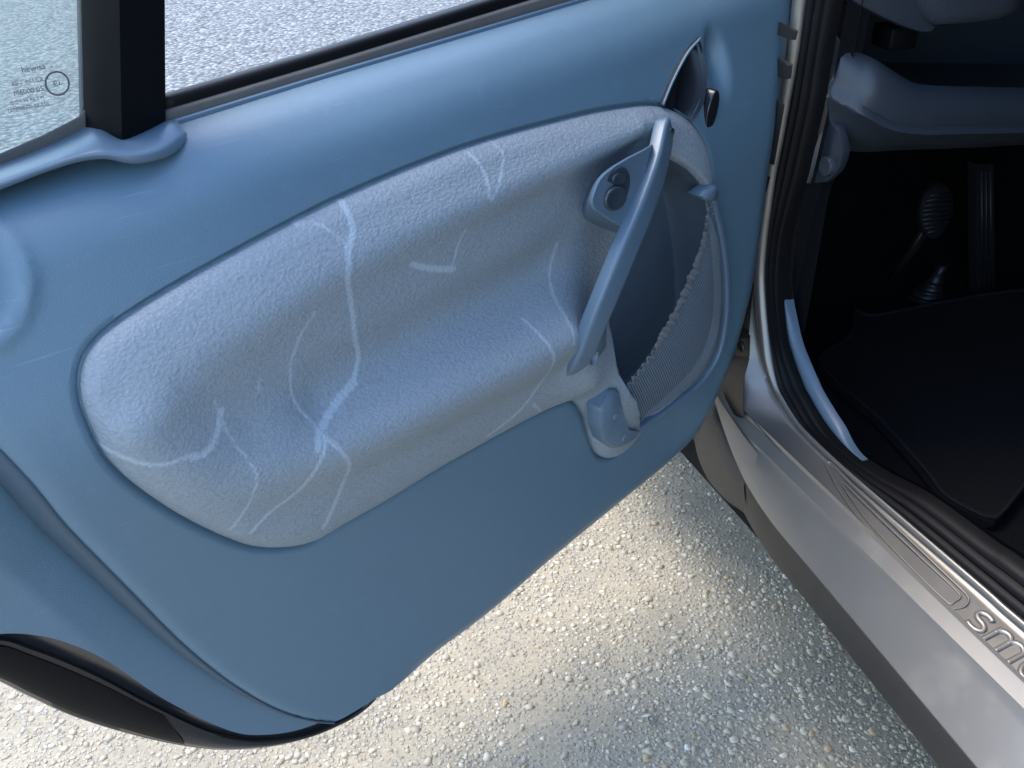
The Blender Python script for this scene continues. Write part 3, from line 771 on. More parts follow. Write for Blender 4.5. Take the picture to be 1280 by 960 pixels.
# ------------------------------------------------------------------ the open door
DROT = R(21)
dq = Vector((-.0001, .0084, 0))
def door_outline_pts():
    return [(-0.9235,0.118,0.9037),(-0.845,0.118,0.9078),(-0.6928,0.118,0.9207),(-0.5582,0.118,0.9314),(-0.2106,0.118,0.9547),(0.0131,0.118,0.9731),(0.1493,0.118,0.9872)] + [(0.0943,0.0635,0.9415),(0.0698,0.0456,0.8956),(0.055,0.0349,0.8662),(0.0329,0.0188,0.8147),(0.0196,0.0102,0.7483),(0.0207,0.01,0.6815),(0.0201,0.01,0.6044)] + [(0.0168,0.012,0.5569),(0.0019,0.012,0.4874),(-0.0194,0.012,0.4375),(-0.0432,0.012,0.3982),(-0.0735,0.012,0.3656),(-0.1363,0.012,0.345),(-0.3363,0.012,0.3071),(-0.4728,0.012,0.2777),(-0.6015,0.004,0.2706),(-0.6393,0.001,0.2755),(-0.6788,0.003,0.2773),(-0.7255,0.009,0.2863),(-0.7671,0.016,0.3091),(-0.8025,0.026,0.3428),(-0.8521,0.035,0.421),(-0.8902,0.035,0.4973),(-0.9167,0.035,0.5369),(-0.9382,0.035,0.5594),(-0.9601,0.035,0.5746),(-0.9929,0.035,0.5893),(-1.033,0.035,0.6089)]
PO3 = np.array(door_outline_pts())
PO = PO3[:, [0, 2]]
# outline in door plane: straight top, smooth front and bottom
top_edge = PO[:7]; front_edge = PO[7:22]
outline = np.vstack([resample(top_edge, 160), spline(PO[7:], 330), resample(np.array([PO[-1], PO[0]]), 60)[1:-1]])

def skin(name, w0, w1, grow):
    o2 = offset_poly(outline[::4], -grow)
    return [(x, -w0, z) for x, z in o2], [(x, -w1, z) for x, z in o2]
l0, l1 = skin('x', -.145, -.165, .006)
l2 = [(x, .178, z) for x, z in offset_poly(outline[::4], .02)]
door = loft_polys('door', [l0, l1, l2], M['silver'], car, 40, True, True)
door.location = dq; door.rotation_euler = (0, 0, DROT)
door['label'] = 'open driver door seen from inside'

# --- trim panel
dish_c = np.array([(-0.9106,0.0581,0.8712)][0])[[0, 2]]; dish_r = abs(np.array([(-0.8595,0.0511,0.8629)][0])[0] - dish_c[0])
step_line = spline(np.array([(-0.9862,0.03,0.8632),(-0.9691,0.03,0.8259),(-0.9483,0.03,0.7739),(-0.9255,0.03,0.7134),(-0.9094,0.03,0.6596),(-0.8793,0.03,0.5816),(-0.8438,0.03,0.495),(-0.8051,0.03,0.4177),(-0.7625,0.03,0.3489),(-0.7209,0.03,0.2987),(-0.6734,0.03,0.2596),(-0.6397,0.03,0.2438)])[:, [0, 2]], 160)
step_poly = np.vstack([step_line, [(step_line[-1, 0], .1), (-2.5, .1), (-2.5, step_line[0, 1])]])
front_ln = spline(PO[7:24], 140)
scoop_c = np.array([(-0.0809,0.0353,0.8815)][0])[[0, 2]]
ROLL_D = np.linspace(0, .30, 600)
_sl = .40 * (1 - sstep((ROLL_D - .10) / .15)) + 2.6 * (1 - sstep(ROLL_D / .014)) + .50 * (1 - sstep((ROLL_D - .022) / .034)) + .60 * (1 - sstep((ROLL_D - .008) / .028))
ROLL_W = np.cumsum(_sl) * (ROLL_D[1] - ROLL_D[0]); ROLL_W = (ROLL_W - ROLL_W[-1]) * (.118 / ROLL_W[-1])
def w_panel(X):
    d, _ = seg_dist(X, top_edge)
    w = np.interp(d, ROLL_D, ROLL_W)
    d, fp = seg_dist(X, front_ln); t = np.clip(1 - d / .035, 0, 1); w = w - .013 * t ** 2 * (1 - sstep((fp - .90) / .10)) * (1 - np.clip(-w / .118, 0, 1))
    # stepped-back lower rear flange
    d, par = seg_dist(X, step_line)
    side = np.where(inside(X, step_poly), -1.0, 1.0)              # >0 above / towards the front
    depth = lerp(.050, .003, np.clip((par - .35) / .65, 0, 1)); wid = lerp(.032, .010, np.clip((par - .3) / .65, 0, 1))
    s = np.where(d < 1e-5, 0.0, np.where(side > 0, d, -d))
    up_ = 1 - np.clip(s / wid, 0, 1)
    w = w - depth * np.where(s > 0, 1 - np.sqrt(np.clip(1 - up_ ** 2.2, 0, 1)), 1 - .30 * np.clip(-s / .04, 0, 1) ** .8) * sstep((step_line[-1, 0] + .03 - X[:, 0]) / .10)
    # bottom edge of the main face turns in a little
    # round dish at the rear end
    dd = np.hypot(X[:, 0] - dish_c[0], X[:, 1] - dish_c[1])
    w = w + .0022 * np.exp(-((dd - dish_r) / .0055) ** 2) - .005 * sstep((dish_r - .002 - dd) / .012)
    e = np.hypot((X[:, 0] - scoop_c[0]) / .022, (X[:, 1] - scoop_c[1]) / .045)
    w = w - .016 * np.clip(1 - e ** 2, 0, 1) ** 2
    # gentle overall crown
    return w

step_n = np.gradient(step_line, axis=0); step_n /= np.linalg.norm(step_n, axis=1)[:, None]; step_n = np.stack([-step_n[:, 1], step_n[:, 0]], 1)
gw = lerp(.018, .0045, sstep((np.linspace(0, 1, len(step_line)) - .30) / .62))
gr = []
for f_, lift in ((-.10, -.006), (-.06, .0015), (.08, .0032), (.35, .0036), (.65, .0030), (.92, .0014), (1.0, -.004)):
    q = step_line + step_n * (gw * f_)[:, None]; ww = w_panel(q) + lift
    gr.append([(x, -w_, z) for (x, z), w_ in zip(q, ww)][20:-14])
mesh('crease_shade_strip', *patch(gr), M['crease_shade'], door)  # added strip: the shaded band of the crease, put into its colour
ins_px = [(-0.8545,0.0123,0.7727),(-0.8473,0.0173,0.7873),(-0.8359,0.021,0.7981),(-0.8136,0.0241,0.8079),(-0.7635,0.0273,0.8206),(-0.7038,0.0299,0.8324),(-0.6522,0.0319,0.8417),(-0.5977,0.0336,0.8503),(-0.5313,0.0345,0.8577),(-0.4604,0.0347,0.863),(-0.4002,0.0338,0.8646),(-0.3364,0.032,0.8643),(-0.2858,0.0303,0.8633),(-0.239,0.0279,0.8603),(-0.2029,0.0254,0.8562),(-0.1734,0.0212,0.8477),(-0.1489,0.0145,0.8316),(-0.1296,0.0064,0.8072),(-0.1184,-0,0.7787),(-0.1131,-0.0033,0.749),(-0.0972,-0.004,0.7045),(-0.0834,-0.004,0.6527),(-0.0712,-0.004,0.593),(-0.0684,-0.004,0.5392),(-0.0777,-0.004,0.5051),(-0.1039,-0.004,0.4811),(-0.1475,-0.004,0.4672),(-0.1963,-0.004,0.4541),(-0.2279,-0.004,0.4338),(-0.2543,-0.004,0.4278),(-0.277,-0.004,0.4364),(-0.2909,-0.004,0.4518),(-0.3041,-0.004,0.4832),(-0.3157,-0.004,0.5175),(-0.3317,-0.004,0.5425),(-0.3503,-0.004,0.5528),(-0.4103,-0.004,0.5556),(-0.4804,-0.004,0.5531),(-0.5458,-0.004,0.5498),(-0.6074,-0.004,0.5437),(-0.6556,-0.004,0.5417),(-0.688,-0.004,0.539),(-0.7177,-0.004,0.5483),(-0.7487,-0.004,0.5675),(-0.7729,-0.004,0.5919),(-0.8011,-0.004,0.6268),(-0.8236,-0.004,0.6597),(-0.8434,-0.0033,0.6942),(-0.8531,-0.0007,0.7194),(-0.856,0.0034,0.7413),(-0.8567,0.0076,0.7579)]
ins_o = spline(np.array(ins_px)[:, [0, 2]], 560, True)
cup_px = [(-0.1869,0.0291,0.8566),(-0.167,0.0353,0.8744),(-0.1445,0.0414,0.892),(-0.1279,0.0449,0.9026),(-0.109,0.0477,0.9114),(-0.107,0.0434,0.9004),(-0.1049,0.0375,0.8852),(-0.1076,0.0306,0.8672),(-0.1172,0.0241,0.8495),(-0.1301,0.0204,0.8383),(-0.1431,0.018,0.8305),(-0.1603,0.0223,0.8412),(-0.1741,0.0253,0.8478)]
cup_o = spline(np.array(cup_px)[:, [0, 2]], 70, True)
def w_grooved(X):
    d, _ = seg_dist(X, ins_o[::3], True)
    return w_panel(X) - .006 * np.exp(-(np.maximum(d - .0012, 0) / .0026) ** 2)
def loop_at(k_):
    q = offset_poly(ins_o, -k_); q = q[seg_dist(q, ins_o, True)[0] > k_ * .9]; return np.vstack([q, q[:1]])
panel = field_mesh('trim_panel', outline, [offset_poly(ins_o[::3], .006), offset_poly(cup_o, .0035)], .0055, w_grooved, M['trim'], door, .012, back=.150, lines=[step_line] + [loop_at(k_) for k_ in (.0012, .0034, .0060, .0100)] + [resample(top_edge, 220) - np.array((0, k_)) for k_ in (.0015, .0035, .006, .009, .013, .018)] + [np.array([(dish_c[0] + (dish_r + k_) * math.cos(a), dish_c[1] + (dish_r + k_) * math.sin(a)) for a in np.linspace(-1.6, 1.6, 60)]) for k_ in (-.012, -.007, -.002, .003)])
panel['label'] = 'smooth blue grey moulded plastic door panel'

# --- padded insert with armrest bowl
rails = [
    # outer roll: from the front along the upper bolster, round the rear end, back along the lower bolster
    [(-0.1946,0.0141,0.843),(-0.2428,0.0179,0.8496),(-0.3475,0.0201,0.8482),(-0.4535,0.02,0.8409),(-0.5295,0.0207,0.8375),(-0.6178,0.0194,0.8276),(-0.7146,0.0164,0.8118),(-0.7857,0.0124,0.7953),(-0.8212,0.0083,0.7808),(-0.836,0.0026,0.7622)] + [(-0.8405,-0.01,0.7373),(-0.8279,-0.014,0.7026),(-0.7998,-0.016,0.6592),(-0.7595,-0.016,0.6192),(-0.7014,-0.018,0.6081),(-0.6319,-0.02,0.6108),(-0.5363,-0.022,0.6148),(-0.4409,-0.024,0.6179),(-0.3842,-0.028,0.6262)],
    # lip of the bowl: crease under the upper bolster, round, and the armrest edge
    [(-0.2376,0.0106,0.8441),(-0.3111,0.01,0.8375),(-0.3795,0.0094,0.8312),(-0.4636,0.0086,0.8236),(-0.541,0.0074,0.8153),(-0.621,0.006,0.8052),(-0.7042,0.0023,0.7879),(-0.7643,-0.0007,0.7738),(-0.7904,-0.0028,0.7645)] + [(-0.8039,-0.01,0.7506),(-0.8045,-0.014,0.7263),(-0.7921,-0.019,0.6948),(-0.7661,-0.023,0.6642),(-0.7276,-0.026,0.6617),(-0.6588,-0.028,0.6634),(-0.579,-0.03,0.6675),(-0.5016,-0.032,0.6705),(-0.4274,-0.033,0.6733),(-0.3782,-0.032,0.6764)],
    # just inside the crease
    [(-0.2335,0.022,0.8265),(-0.2925,0.021,0.8174),(-0.3615,0.016,0.8115),(-0.451,0.012,0.802),(-0.5312,0.01,0.7925),(-0.6143,0.007,0.7826),(-0.6956,0.003,0.7654),(-0.7513,-0.001,0.7521),(-0.772,-0.004,0.74),(-0.7737,-0.008,0.7185)],
    # back wall of the bowl
    [(-0.2841,0.027,0.7833),(-0.335,0.024,0.7688),(-0.4043,0.017,0.757),(-0.5022,0.013,0.749),(-0.599,0.01,0.7397),(-0.679,0.006,0.7292),(-0.725,-0,0.7186),(-0.7379,-0.007,0.7001)],
    # floor sweeping out towards the armrest edge
    [(-0.3423,0.014,0.7027),(-0.4056,0.009,0.7002),(-0.4904,0.005,0.6968),(-0.5907,0.002,0.6921),(-0.6705,-0.001,0.6888)],
    # foot of the bolster just above the outline
    [(-0.7642,-0.011,0.5969),(-0.7025,-0.011,0.5646),(-0.6109,-0.012,0.5705),(-0.4867,-0.012,0.5769),(-0.3968,-0.015,0.5783)],
    [(-0.208,0.0188,0.8465),(-0.1711,0.0121,0.8314),(-0.1496,0.0042,0.8085),(-0.1391,-0.0019,0.7832),(-0.1337,-0.0051,0.7617)],
    [(-0.3369,-0.03,0.5831),(-0.3615,-0.032,0.626),(-0.3223,-0.028,0.5888),(-0.3079,-0.016,0.5199),(-0.2809,-0.01,0.4623),(-0.3453,-0.024,0.6602),(-0.3064,0.002,0.6659),(-0.3181,0.012,0.6956)],
]
cpts = []
for i, rl in enumerate(rails):
    P_ = np.array(rl) if i == len(rails) - 1 else spline(rl, max(10, len(rl) * 4))
    cpts += [(p[0], p[2], -p[1]) for p in P_]
cpts += [(x, z, w_ + .003) for (x, z), w_ in zip(ins_o[::8], w_panel(ins_o[::8]))]
tps = TPS(cpts)
well = spline(np.array([(-0.2076,-0,0.8154),(-0.1785,-0,0.7996),(-0.1503,-0,0.7788),(-0.1271,-0,0.7507),(-0.1044,-0,0.6949),(-0.0856,-0,0.6301),(-0.0765,-0,0.5678),(-0.0857,-0,0.5236),(-0.114,-0,0.4933),(-0.1598,-0,0.4755),(-0.2023,-0,0.4659),(-0.226,-0,0.4606),(-0.2512,-0,0.5125),(-0.2768,-0,0.5507),(-0.2958,-0,0.5891),(-0.2975,-0,0.6361),(-0.2858,-0,0.6736),(-0.2642,-0,0.7139),(-0.2416,-0,0.7522),(-0.2218,-0,0.7898)])[:, [0, 2]], 160, True)
def w_insert(X):
    w = tps(X)
    dw_, _ = seg_dist(X, well, True); ins_ = inside(X, well)
    w = np.where(ins_, lerp(w, -.056, sstep(dw_ / .020)), w)
    d, _ = seg_dist(X, ins_o[::2], True)
    t = np.clip(1 - d / .012, 0, 1)
    return w + .005 - .006 * t ** 2.2
well_inset = offset_poly(well, .005)
insert = field_mesh('padded_insert', ins_o, [], .0030, w_insert, M['vinyl'], door, .035, lines=[np.vstack([well_inset, well_inset[:1]])])
insert['label'] = 'grained grey vinyl insert with pale stretch marks and an armrest bowl'
insert.data.materials.append(M['well_plastic'])
_c = np.array([(q.center.x, q.center.z) for q in insert.data.polygons]); _in = inside(_c, well_inset)
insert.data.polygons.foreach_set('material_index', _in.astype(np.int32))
# stretch marks (wear of the vinyl itself), stored per vertex
marks = [(.0034, 1.0, [(-0.5988,0.0281,0.8515),(-0.6027,0.0204,0.8312),(-0.615,0.0155,0.8176),(-0.6224,0.0078,0.7959)]), (.0030, 1.0, [(-0.6223,0.008,0.7957),(-0.6194,0.012,0.7658),(-0.6178,0.009,0.7338),(-0.6145,0.004,0.7136),(-0.6264,-0.003,0.6959),(-0.6495,-0.014,0.6868),(-0.6722,-0.021,0.6772)]),
         (.0032, 1.0, [(-0.6266,-0.003,0.6934),(-0.6513,-0.014,0.6859),(-0.6722,-0.021,0.6772),(-0.682,-0.025,0.6726),(-0.6894,-0.027,0.6625)]), (.0024, .9, [(-0.6794,-0.02,0.6671),(-0.6934,-0.02,0.6476),(-0.7128,-0.02,0.6262),(-0.739,-0.02,0.6131),(-0.758,-0.02,0.5982)]),
         (.0020, .6, [(-0.6479,0.026,0.8423),(-0.6326,0.0254,0.8418),(-0.622,0.022,0.8339),(-0.6154,0.0176,0.823)]), (.0020, .7, [(-0.6578,0.011,0.7757),(-0.6723,0.01,0.7617),(-0.685,0.007,0.74),(-0.6902,0.001,0.7164),(-0.6907,-0.012,0.7005),(-0.6803,-0.024,0.6739)]),
         (.0026, .85, [(-0.6781,-0.02,0.6708),(-0.6656,-0.02,0.6473),(-0.66,-0.02,0.6266),(-0.6653,-0.02,0.6015),(-0.6759,-0.02,0.5785),(-0.685,-0.02,0.5604)]), (.0024, .8, [(-0.456,0.0282,0.8621),(-0.4503,0.0213,0.8445),(-0.4556,0.0133,0.8233)]),
         (.0022, .65, [(-0.4234,0.0287,0.8655),(-0.4216,0.0238,0.8529),(-0.4389,0.0172,0.8348),(-0.4542,0.0126,0.8215)]), (.0022, .7, [(-0.4848,0.016,0.8004),(-0.4954,0.016,0.7813),(-0.5011,0.016,0.7629)]), (.0036, 1.0, [(-0.4992,0.016,0.7631),(-0.5183,0.016,0.77),(-0.5369,0.016,0.7776),(-0.5494,0.016,0.7847)]),
         (.0018, .4, [(-0.5111,0.016,0.7991),(-0.5266,0.016,0.7923),(-0.5439,0.016,0.7846)]), (.0034, .9, [(-0.7592,-0.006,0.7252),(-0.7691,-0.006,0.7098),(-0.7814,-0.006,0.7011),(-0.797,-0.006,0.7013)]), (.0024, .85, [(-0.794,-0.011,0.7042),(-0.8178,-0.011,0.7062),(-0.8334,-0.011,0.7115),(-0.8566,-0.011,0.729)]),
         (.0018, .7, [(-0.7638,-0.016,0.7337),(-0.7582,-0.016,0.6978),(-0.748,-0.016,0.668),(-0.7525,-0.016,0.6489),(-0.7641,-0.016,0.6244),(-0.7752,-0.016,0.6082)]), (.0024, .75, [(-0.3477,0.016,0.7413),(-0.3645,0.016,0.7092),(-0.3793,0.016,0.6856),(-0.3859,0.016,0.6588)]), (.0026, .8, [(-0.4255,-0.026,0.6902),(-0.4148,-0.026,0.658),(-0.4131,-0.026,0.628),(-0.422,-0.026,0.6068),(-0.4426,-0.026,0.5853),(-0.4789,-0.026,0.5703)]),
         (.0022, .8, [(-0.4192,-0.017,0.588),(-0.4008,-0.017,0.5664)]), (.0020, .7, [(-0.7189,0.004,0.7334),(-0.7227,0.004,0.7238)]), (.0022, .35, [(-0.1453,0.03,0.7328),(-0.1524,0.03,0.673),(-0.1741,0.03,0.6041),(-0.2071,0.03,0.5481)])]
X = np.array([(v.co.x, v.co.z) for v in insert.data.vertices])
val = np.zeros(len(X))
for wd, st, P in marks:
    P2 = spline(np.array(P)[:, [0, 2]], 40)
    d, _ = seg_dist(X, P2); val = np.maximum(val, st * np.exp(-(d / (wd * .82)) ** 2))
att = insert.data.attributes.new('mark', 'FLOAT', 'POINT'); att.data.foreach_set('value', val.astype(np.float32))

# --- grab handle
hp = spline([(-0.1953,0.012,0.8401),(-0.2089,0.002,0.8348),(-0.2299,-0.012,0.8201),(-0.2543,-0.026,0.8032),(-0.2874,-0.04,0.7771),(-0.3191,-0.049,0.7471),(-0.3426,-0.051,0.7116),(-0.3576,-0.048,0.6772),(-0.3654,-0.041,0.6433),(-0.3719,-0.033,0.6195),(-0.3754,-0.026,0.6066)], 90)
def hs(t):
    a = .0135 * (1 + .14 * math.sin(t * math.pi)); b_ = .0085
    k = min(1, (t / .03) ** .5 if t > 0 else .35); k = max(k, .35)
    e = 1 if t < .90 else max(.12, 1 - ((t - .90) / .10) ** 1.6 * .9)
    return a * k * e, b_ * k * e
V, F = sweep(hp, rbox(1, 1, .42, 5), scale=hs)
handle = mesh('grab_handle', V, F, M['satin'], door, True, 60)
# flared lower foot with screw recess, and root of the upper end
ft_ = [(-0.3591,-0.044,0.6704),(-0.3273,-0.038,0.6563),(-0.3247,-0.036,0.6326),(-0.3333,-0.034,0.6208),(-0.3484,-0.033,0.6182),(-0.3623,-0.031,0.6127),(-0.3735,-0.03,0.6107),(-0.3678,-0.038,0.6321)]
fcn = np.mean(np.array(ft_), 0)
loft_polys('handle_foot', [[tuple(np.array(p) + (0, .03, 0)) for p in ft_], [tuple(p) for p in ft_], [tuple(np.array(p) * .85 + fcn * .15 + (0, -.004, 0)) for p in ft_]], M['satin'], door, 60)
sp = [(-0.351,-0.041,0.6288),(-0.2066,-0.004,0.834)]
for p, rr_, mm in zip(sp, (.0075, .0062), ('satin', 'lever')):
    dome('screw_recess', p, rr_ * .85, rr_ * 1.25, .0035, M[mm], door, -.45, .006, 20, 1.6)

# --- switch block with window rocker and mirror knob
fb_px = [(-0.2478,-0.016,0.8356),(-0.272,-0.022,0.8358),(-0.2958,-0.026,0.8356),(-0.3201,-0.03,0.834),(-0.3391,-0.033,0.8304),(-0.3479,-0.034,0.8262),(-0.354,-0.035,0.8182),(-0.3591,-0.036,0.8098),(-0.3587,-0.036,0.8039),(-0.3549,-0.037,0.7981),(-0.334,-0.038,0.7823),(-0.3085,-0.039,0.764),(-0.292,-0.036,0.7806),(-0.2729,-0.028,0.8032)]
bb_px = [(-0.1983,0.024,0.8127),(-0.2194,0.024,0.8111),(-0.2425,0.024,0.8083),(-0.2653,0.026,0.8033),(-0.2803,0.028,0.7975),(-0.2877,0.03,0.7906),(-0.2936,0.032,0.7789),(-0.2983,0.034,0.7676),(-0.3004,0.034,0.7599),(-0.296,0.034,0.7475),(-0.2695,0.034,0.7295),(-0.2309,0.034,0.7084),(-0.2213,0.024,0.7354),(-0.2087,0.024,0.7724)]
fcn = np.mean(np.array(fb_px), 0)
ins_f = [tuple(np.array(p) * .96 + fcn * .04 + (0, -.0015, 0)) for p in fb_px]
def densify(P): return [tuple(p) for p in resample(np.vstack([P, P[:1]]), 60, True)]
sw = loft_polys('switch_block', [densify(bb_px), densify([tuple(np.array(a) * .25 + np.array(b_) * .75) for a, b_ in zip(bb_px, fb_px)]), densify(fb_px), densify(ins_f)], M['satin'], door, 35)
kn = [(-0.3253,-0.035,0.8023),(-0.3169,-0.0325,0.8198),(-0.3201,-0.033,0.808)]
dome('switch_housing', kn[2], .0205, .0240, .0012, M['switch'], door, -.42, .004, 40, .9)
dome('mirror_knob', kn[0], .0165, .0125, .0060, M['switch'], door, -.2, .006, 32, .35)
dome('window_rocker', kn[1], .0105, .0066, .0036, M['switch'], door, -.25, .004, 24, .35)

# --- door release lever in its cup, lock knob
def lerp_rows(A, B, ts, ws):
    return [[tuple(np.array(a) * (1 - t) + np.array(b_) * t + (0, -w_, 0)) for a, b_ in zip(A, B)] for t, w_ in zip(ts, ws)]
cl = spline([(-0.1871,0.0288,0.8559),(-0.167,0.0353,0.8744),(-0.1445,0.0414,0.892),(-0.1279,0.0449,0.9026),(-0.1077,0.0476,0.9112)], 24)
cm = spline([(-0.1557,0.0213,0.8387),(-0.1519,0.0259,0.8513),(-0.1437,0.0324,0.869),(-0.1277,0.0402,0.8903),(-0.1076,0.0469,0.9095)], 24)
cr = spline([(-0.1434,0.0177,0.8297),(-0.1215,0.0223,0.8443),(-0.1081,0.03,0.8656),(-0.1044,0.0381,0.8868),(-0.1069,0.0469,0.9094)], 24)
def seat(P, off):
    P = P.copy(); P[:, 1] = -(w_panel(P[:, [0, 2]]) + off); return P
cl, cm, cr = seat(cl, .005), seat(cm, -.006), seat(cr, .003)
rws = [cl + np.array((0, .02, 0)), cl + np.array((0, -.001, 0)), cl * .92 + cm * .08 + np.array((0, -.002, 0)), cl * .8 + cm * .2, cl * .4 + cm * .6, cm, cm * .85 + cr * .15 + np.array((0, .006, 0)), cm * .5 + cr * .5 + np.array((0, .009, 0)), cm * .2 + cr * .8 + np.array((0, .004, 0)), cr, cr + np.array((.001, .02, 0))]
rel = mesh('release_lever', *patch([list(map(tuple, r)) for r in rws]), M['lever'], door, True, 50)
rel['label'] = 'black leaf shaped inside door release'
V, F = sweep([tuple(p + np.array((0, -.0005, 0))) for p in cl], ring(.0016, 8)); mesh('release_rim', V, F, M['trim'], door)
lk = [(-0.1092,0.019,0.8362)][0]
lk = seat(np.array([lk]), .0005)[0]
lock = dome('lock_knob', lk + np.array((0, -.002, 0)), .0095, .0230, .0035, M['gloss_black'], door, -.20, .02, 32)

# --- net pocket
ruf = spline([(-0.1318,-0.01,0.7391),(-0.1421,-0.016,0.7108),(-0.1613,-0.022,0.6726),(-0.1876,-0.026,0.6389),(-0.2148,-0.026,0.6026),(-0.2458,-0.024,0.569),(-0.274,-0.02,0.5432)], 60)
rimr = spline([(-0.1259,-0.01,0.7395),(-0.1008,-0.01,0.6814),(-0.0824,-0.01,0.6215),(-0.0715,-0.01,0.5606),(-0.0768,-0.01,0.5147),(-0.1087,-0.01,0.4858),(-0.1652,-0.01,0.4753),(-0.214,-0.01,0.47),(-0.2459,-0.012,0.4686)], 60)
rows = []
for t in np.linspace(0, 1, 16):
    q = ruf * (1 - t) + rimr * t; q[:, 1] -= .010 * math.sin(t * math.pi) * np.sin(np.linspace(0, math.pi, 60)); rows.append(list(map(tuple, q)))
net = mesh('pocket_net', *patch(rows), M['net'], door); net['label'] = 'fine open mesh pocket net with a slack elastic edge'
# elastic edge: gathered ribbon
n = 420; R0 = resample(ruf, n); rows = []
tg = np.gradient(R0, axis=0); tg /= np.linalg.norm(tg, axis=1)[:, None]
across = np.stack([-tg[:, 2], np.zeros(n), tg[:, 0]], 1)
s_ = np.linspace(0, 1, n)
rough_end = np.clip((s_ - .70) / .12, 0, 1) + np.clip((.16 - s_) / .08, 0, 1)
wave = np.sin(s_ * 2 * math.pi * 26 + np.cumsum(np.random.normal(0, .12, n)))
jit = np.interp(s_, np.linspace(0, 1, 24), np.random.uniform(.65, 1.25, 24))
half = np.where(rough_end > .3, .0028, .0070) * jit
ed = [np.interp(s_, np.linspace(0, 1, 60), np.random.normal(0, .0007, 60)) for _ in range(2)]
fold = np.interp(s_, np.linspace(0, 1, 90), np.random.normal(0, .0008, 90))
for k in (-1, -.5, 0, .5, 1):
    q = R0 + across * (half * k + wave * np.where(rough_end > .3, .0030, .0003))[:, None]
    q = q + across * (ed[0] * max(0, k) + ed[1] * max(0, -k))[:, None]; q[:, 1] += fold * (.3 + .7 * abs(k)) - .004 - np.where(rough_end > .3, .0012, .0006) * wave * (.4 + .6 * abs(k)) - .001 * (1 - k * k)
    rows.append(list(map(tuple, q)))
mesh('elastic_edge', *patch(rows), M['elastic'], door)
rim_path = spline([(-0.1266,-0.01,0.7436),(-0.1051,-0.008,0.7028),(-0.0857,-0.008,0.6548),(-0.0711,-0.008,0.6001),(-0.0657,-0.008,0.5517),(-0.073,-0.008,0.5075),(-0.1051,-0.008,0.4784),(-0.1618,-0.008,0.4666),(-0.2133,-0.01,0.4636),(-0.2481,-0.012,0.4612)], 80)
V, F = sweep(rim_path, rbox(.0048, .006, .003), scale=lambda t: (1, 1)); mesh('pocket_rim', V, F, M['satin'], door)
hk = [(-0.1539,-0.012,0.7523),(-0.1468,-0.014,0.7559),(-0.1345,-0.014,0.7605),(-0.1229,-0.012,0.7589),(-0.1195,-0.012,0.7483),(-0.1225,-0.012,0.7391),(-0.1328,-0.012,0.7389),(-0.1455,-0.012,0.7453)]
hcn = np.mean(np.array(hk), 0)
loft_polys('pocket_hook', [[tuple(np.array(p) + (0, .016, 0)) for p in hk], [tuple(p) for p in hk], [tuple(np.array(p) * .7 + hcn * .3 + (0, -.006, 0)) for p in hk]], M['satin'], door, 70)
bk = [(-0.3262,-0.032,0.5449),(-0.3184,-0.034,0.5556),(-0.3085,-0.034,0.5644),(-0.2952,-0.032,0.56),(-0.2874,-0.03,0.5403),(-0.2773,-0.028,0.5122),(-0.2626,-0.026,0.4835),(-0.2386,-0.024,0.469),(-0.2497,-0.024,0.4621),(-0.2729,-0.024,0.4623),(-0.2921,-0.024,0.4703),(-0.3079,-0.026,0.4871),(-0.3222,-0.03,0.5165)]
bcn = np.mean(np.array(bk), 0)
br = loft_polys('pocket_bracket', [densify([tuple(np.array(p) + (0, .018, 0)) for p in bk]), densify(bk), densify([tuple(np.array(p) * .86 + bcn * .14 + (0, -.0035, 0)) for p in bk])], M['satin'], door, 60)
for p in [(-0.2955,-0.03,0.5225),(-0.2722,-0.026,0.4785)]:
    dome('rivet', p, .0055, .0045, .004, M['satin'], door, .5, .003, 16)

# --- belt line: trim bead, flocked strip, rubber wiper
bl = resample(np.array([(-0.7093,0.121,0.9201),(-0.5562,0.121,0.9318),(-0.2076,0.121,0.9555),(0.0168,0.121,0.9742),(0.1533,0.121,0.9884)]), 60)
V, F = sweep(bl, rbox(.0032, .003, .0015)); mesh('belt_bead', V, F, M['satin'], door)
b2 = resample(np.array([(-0.7083,0.129,0.9234),(-0.5507,0.129,0.935),(-0.257,0.129,0.9592),(0.0257,0.129,0.9814),(0.1633,0.129,0.9942)]), 60)
V, F = sweep(b2, rbox(.007, .006, .003)); mesh('flocked_strip', V, F, M['fuzz'], door)
b3 = resample(np.array([(-0.7059,0.137,0.9305),(-0.5446,0.137,0.9426),(-0.296,0.137,0.9647),(0.0337,0.137,0.9941),(0.1719,0.137,1.0059)]), 60)
V, F = sweep(b3, rbox(.0095, .008, .005)); mesh('belt_wiper', V, F, M['rubber'], door)
b4 = resample(np.array([(-0.7006,0.15,0.9265),(-0.5366,0.15,0.9395),(-0.2841,0.15,0.9629),(0.0502,0.15,0.9949),(0.1902,0.15,1.0071)]), 60)
V, F = sweep(b4, rbox(.010, .004, .002)); mesh('outer_wiper', V, F, M['rubber'], door)

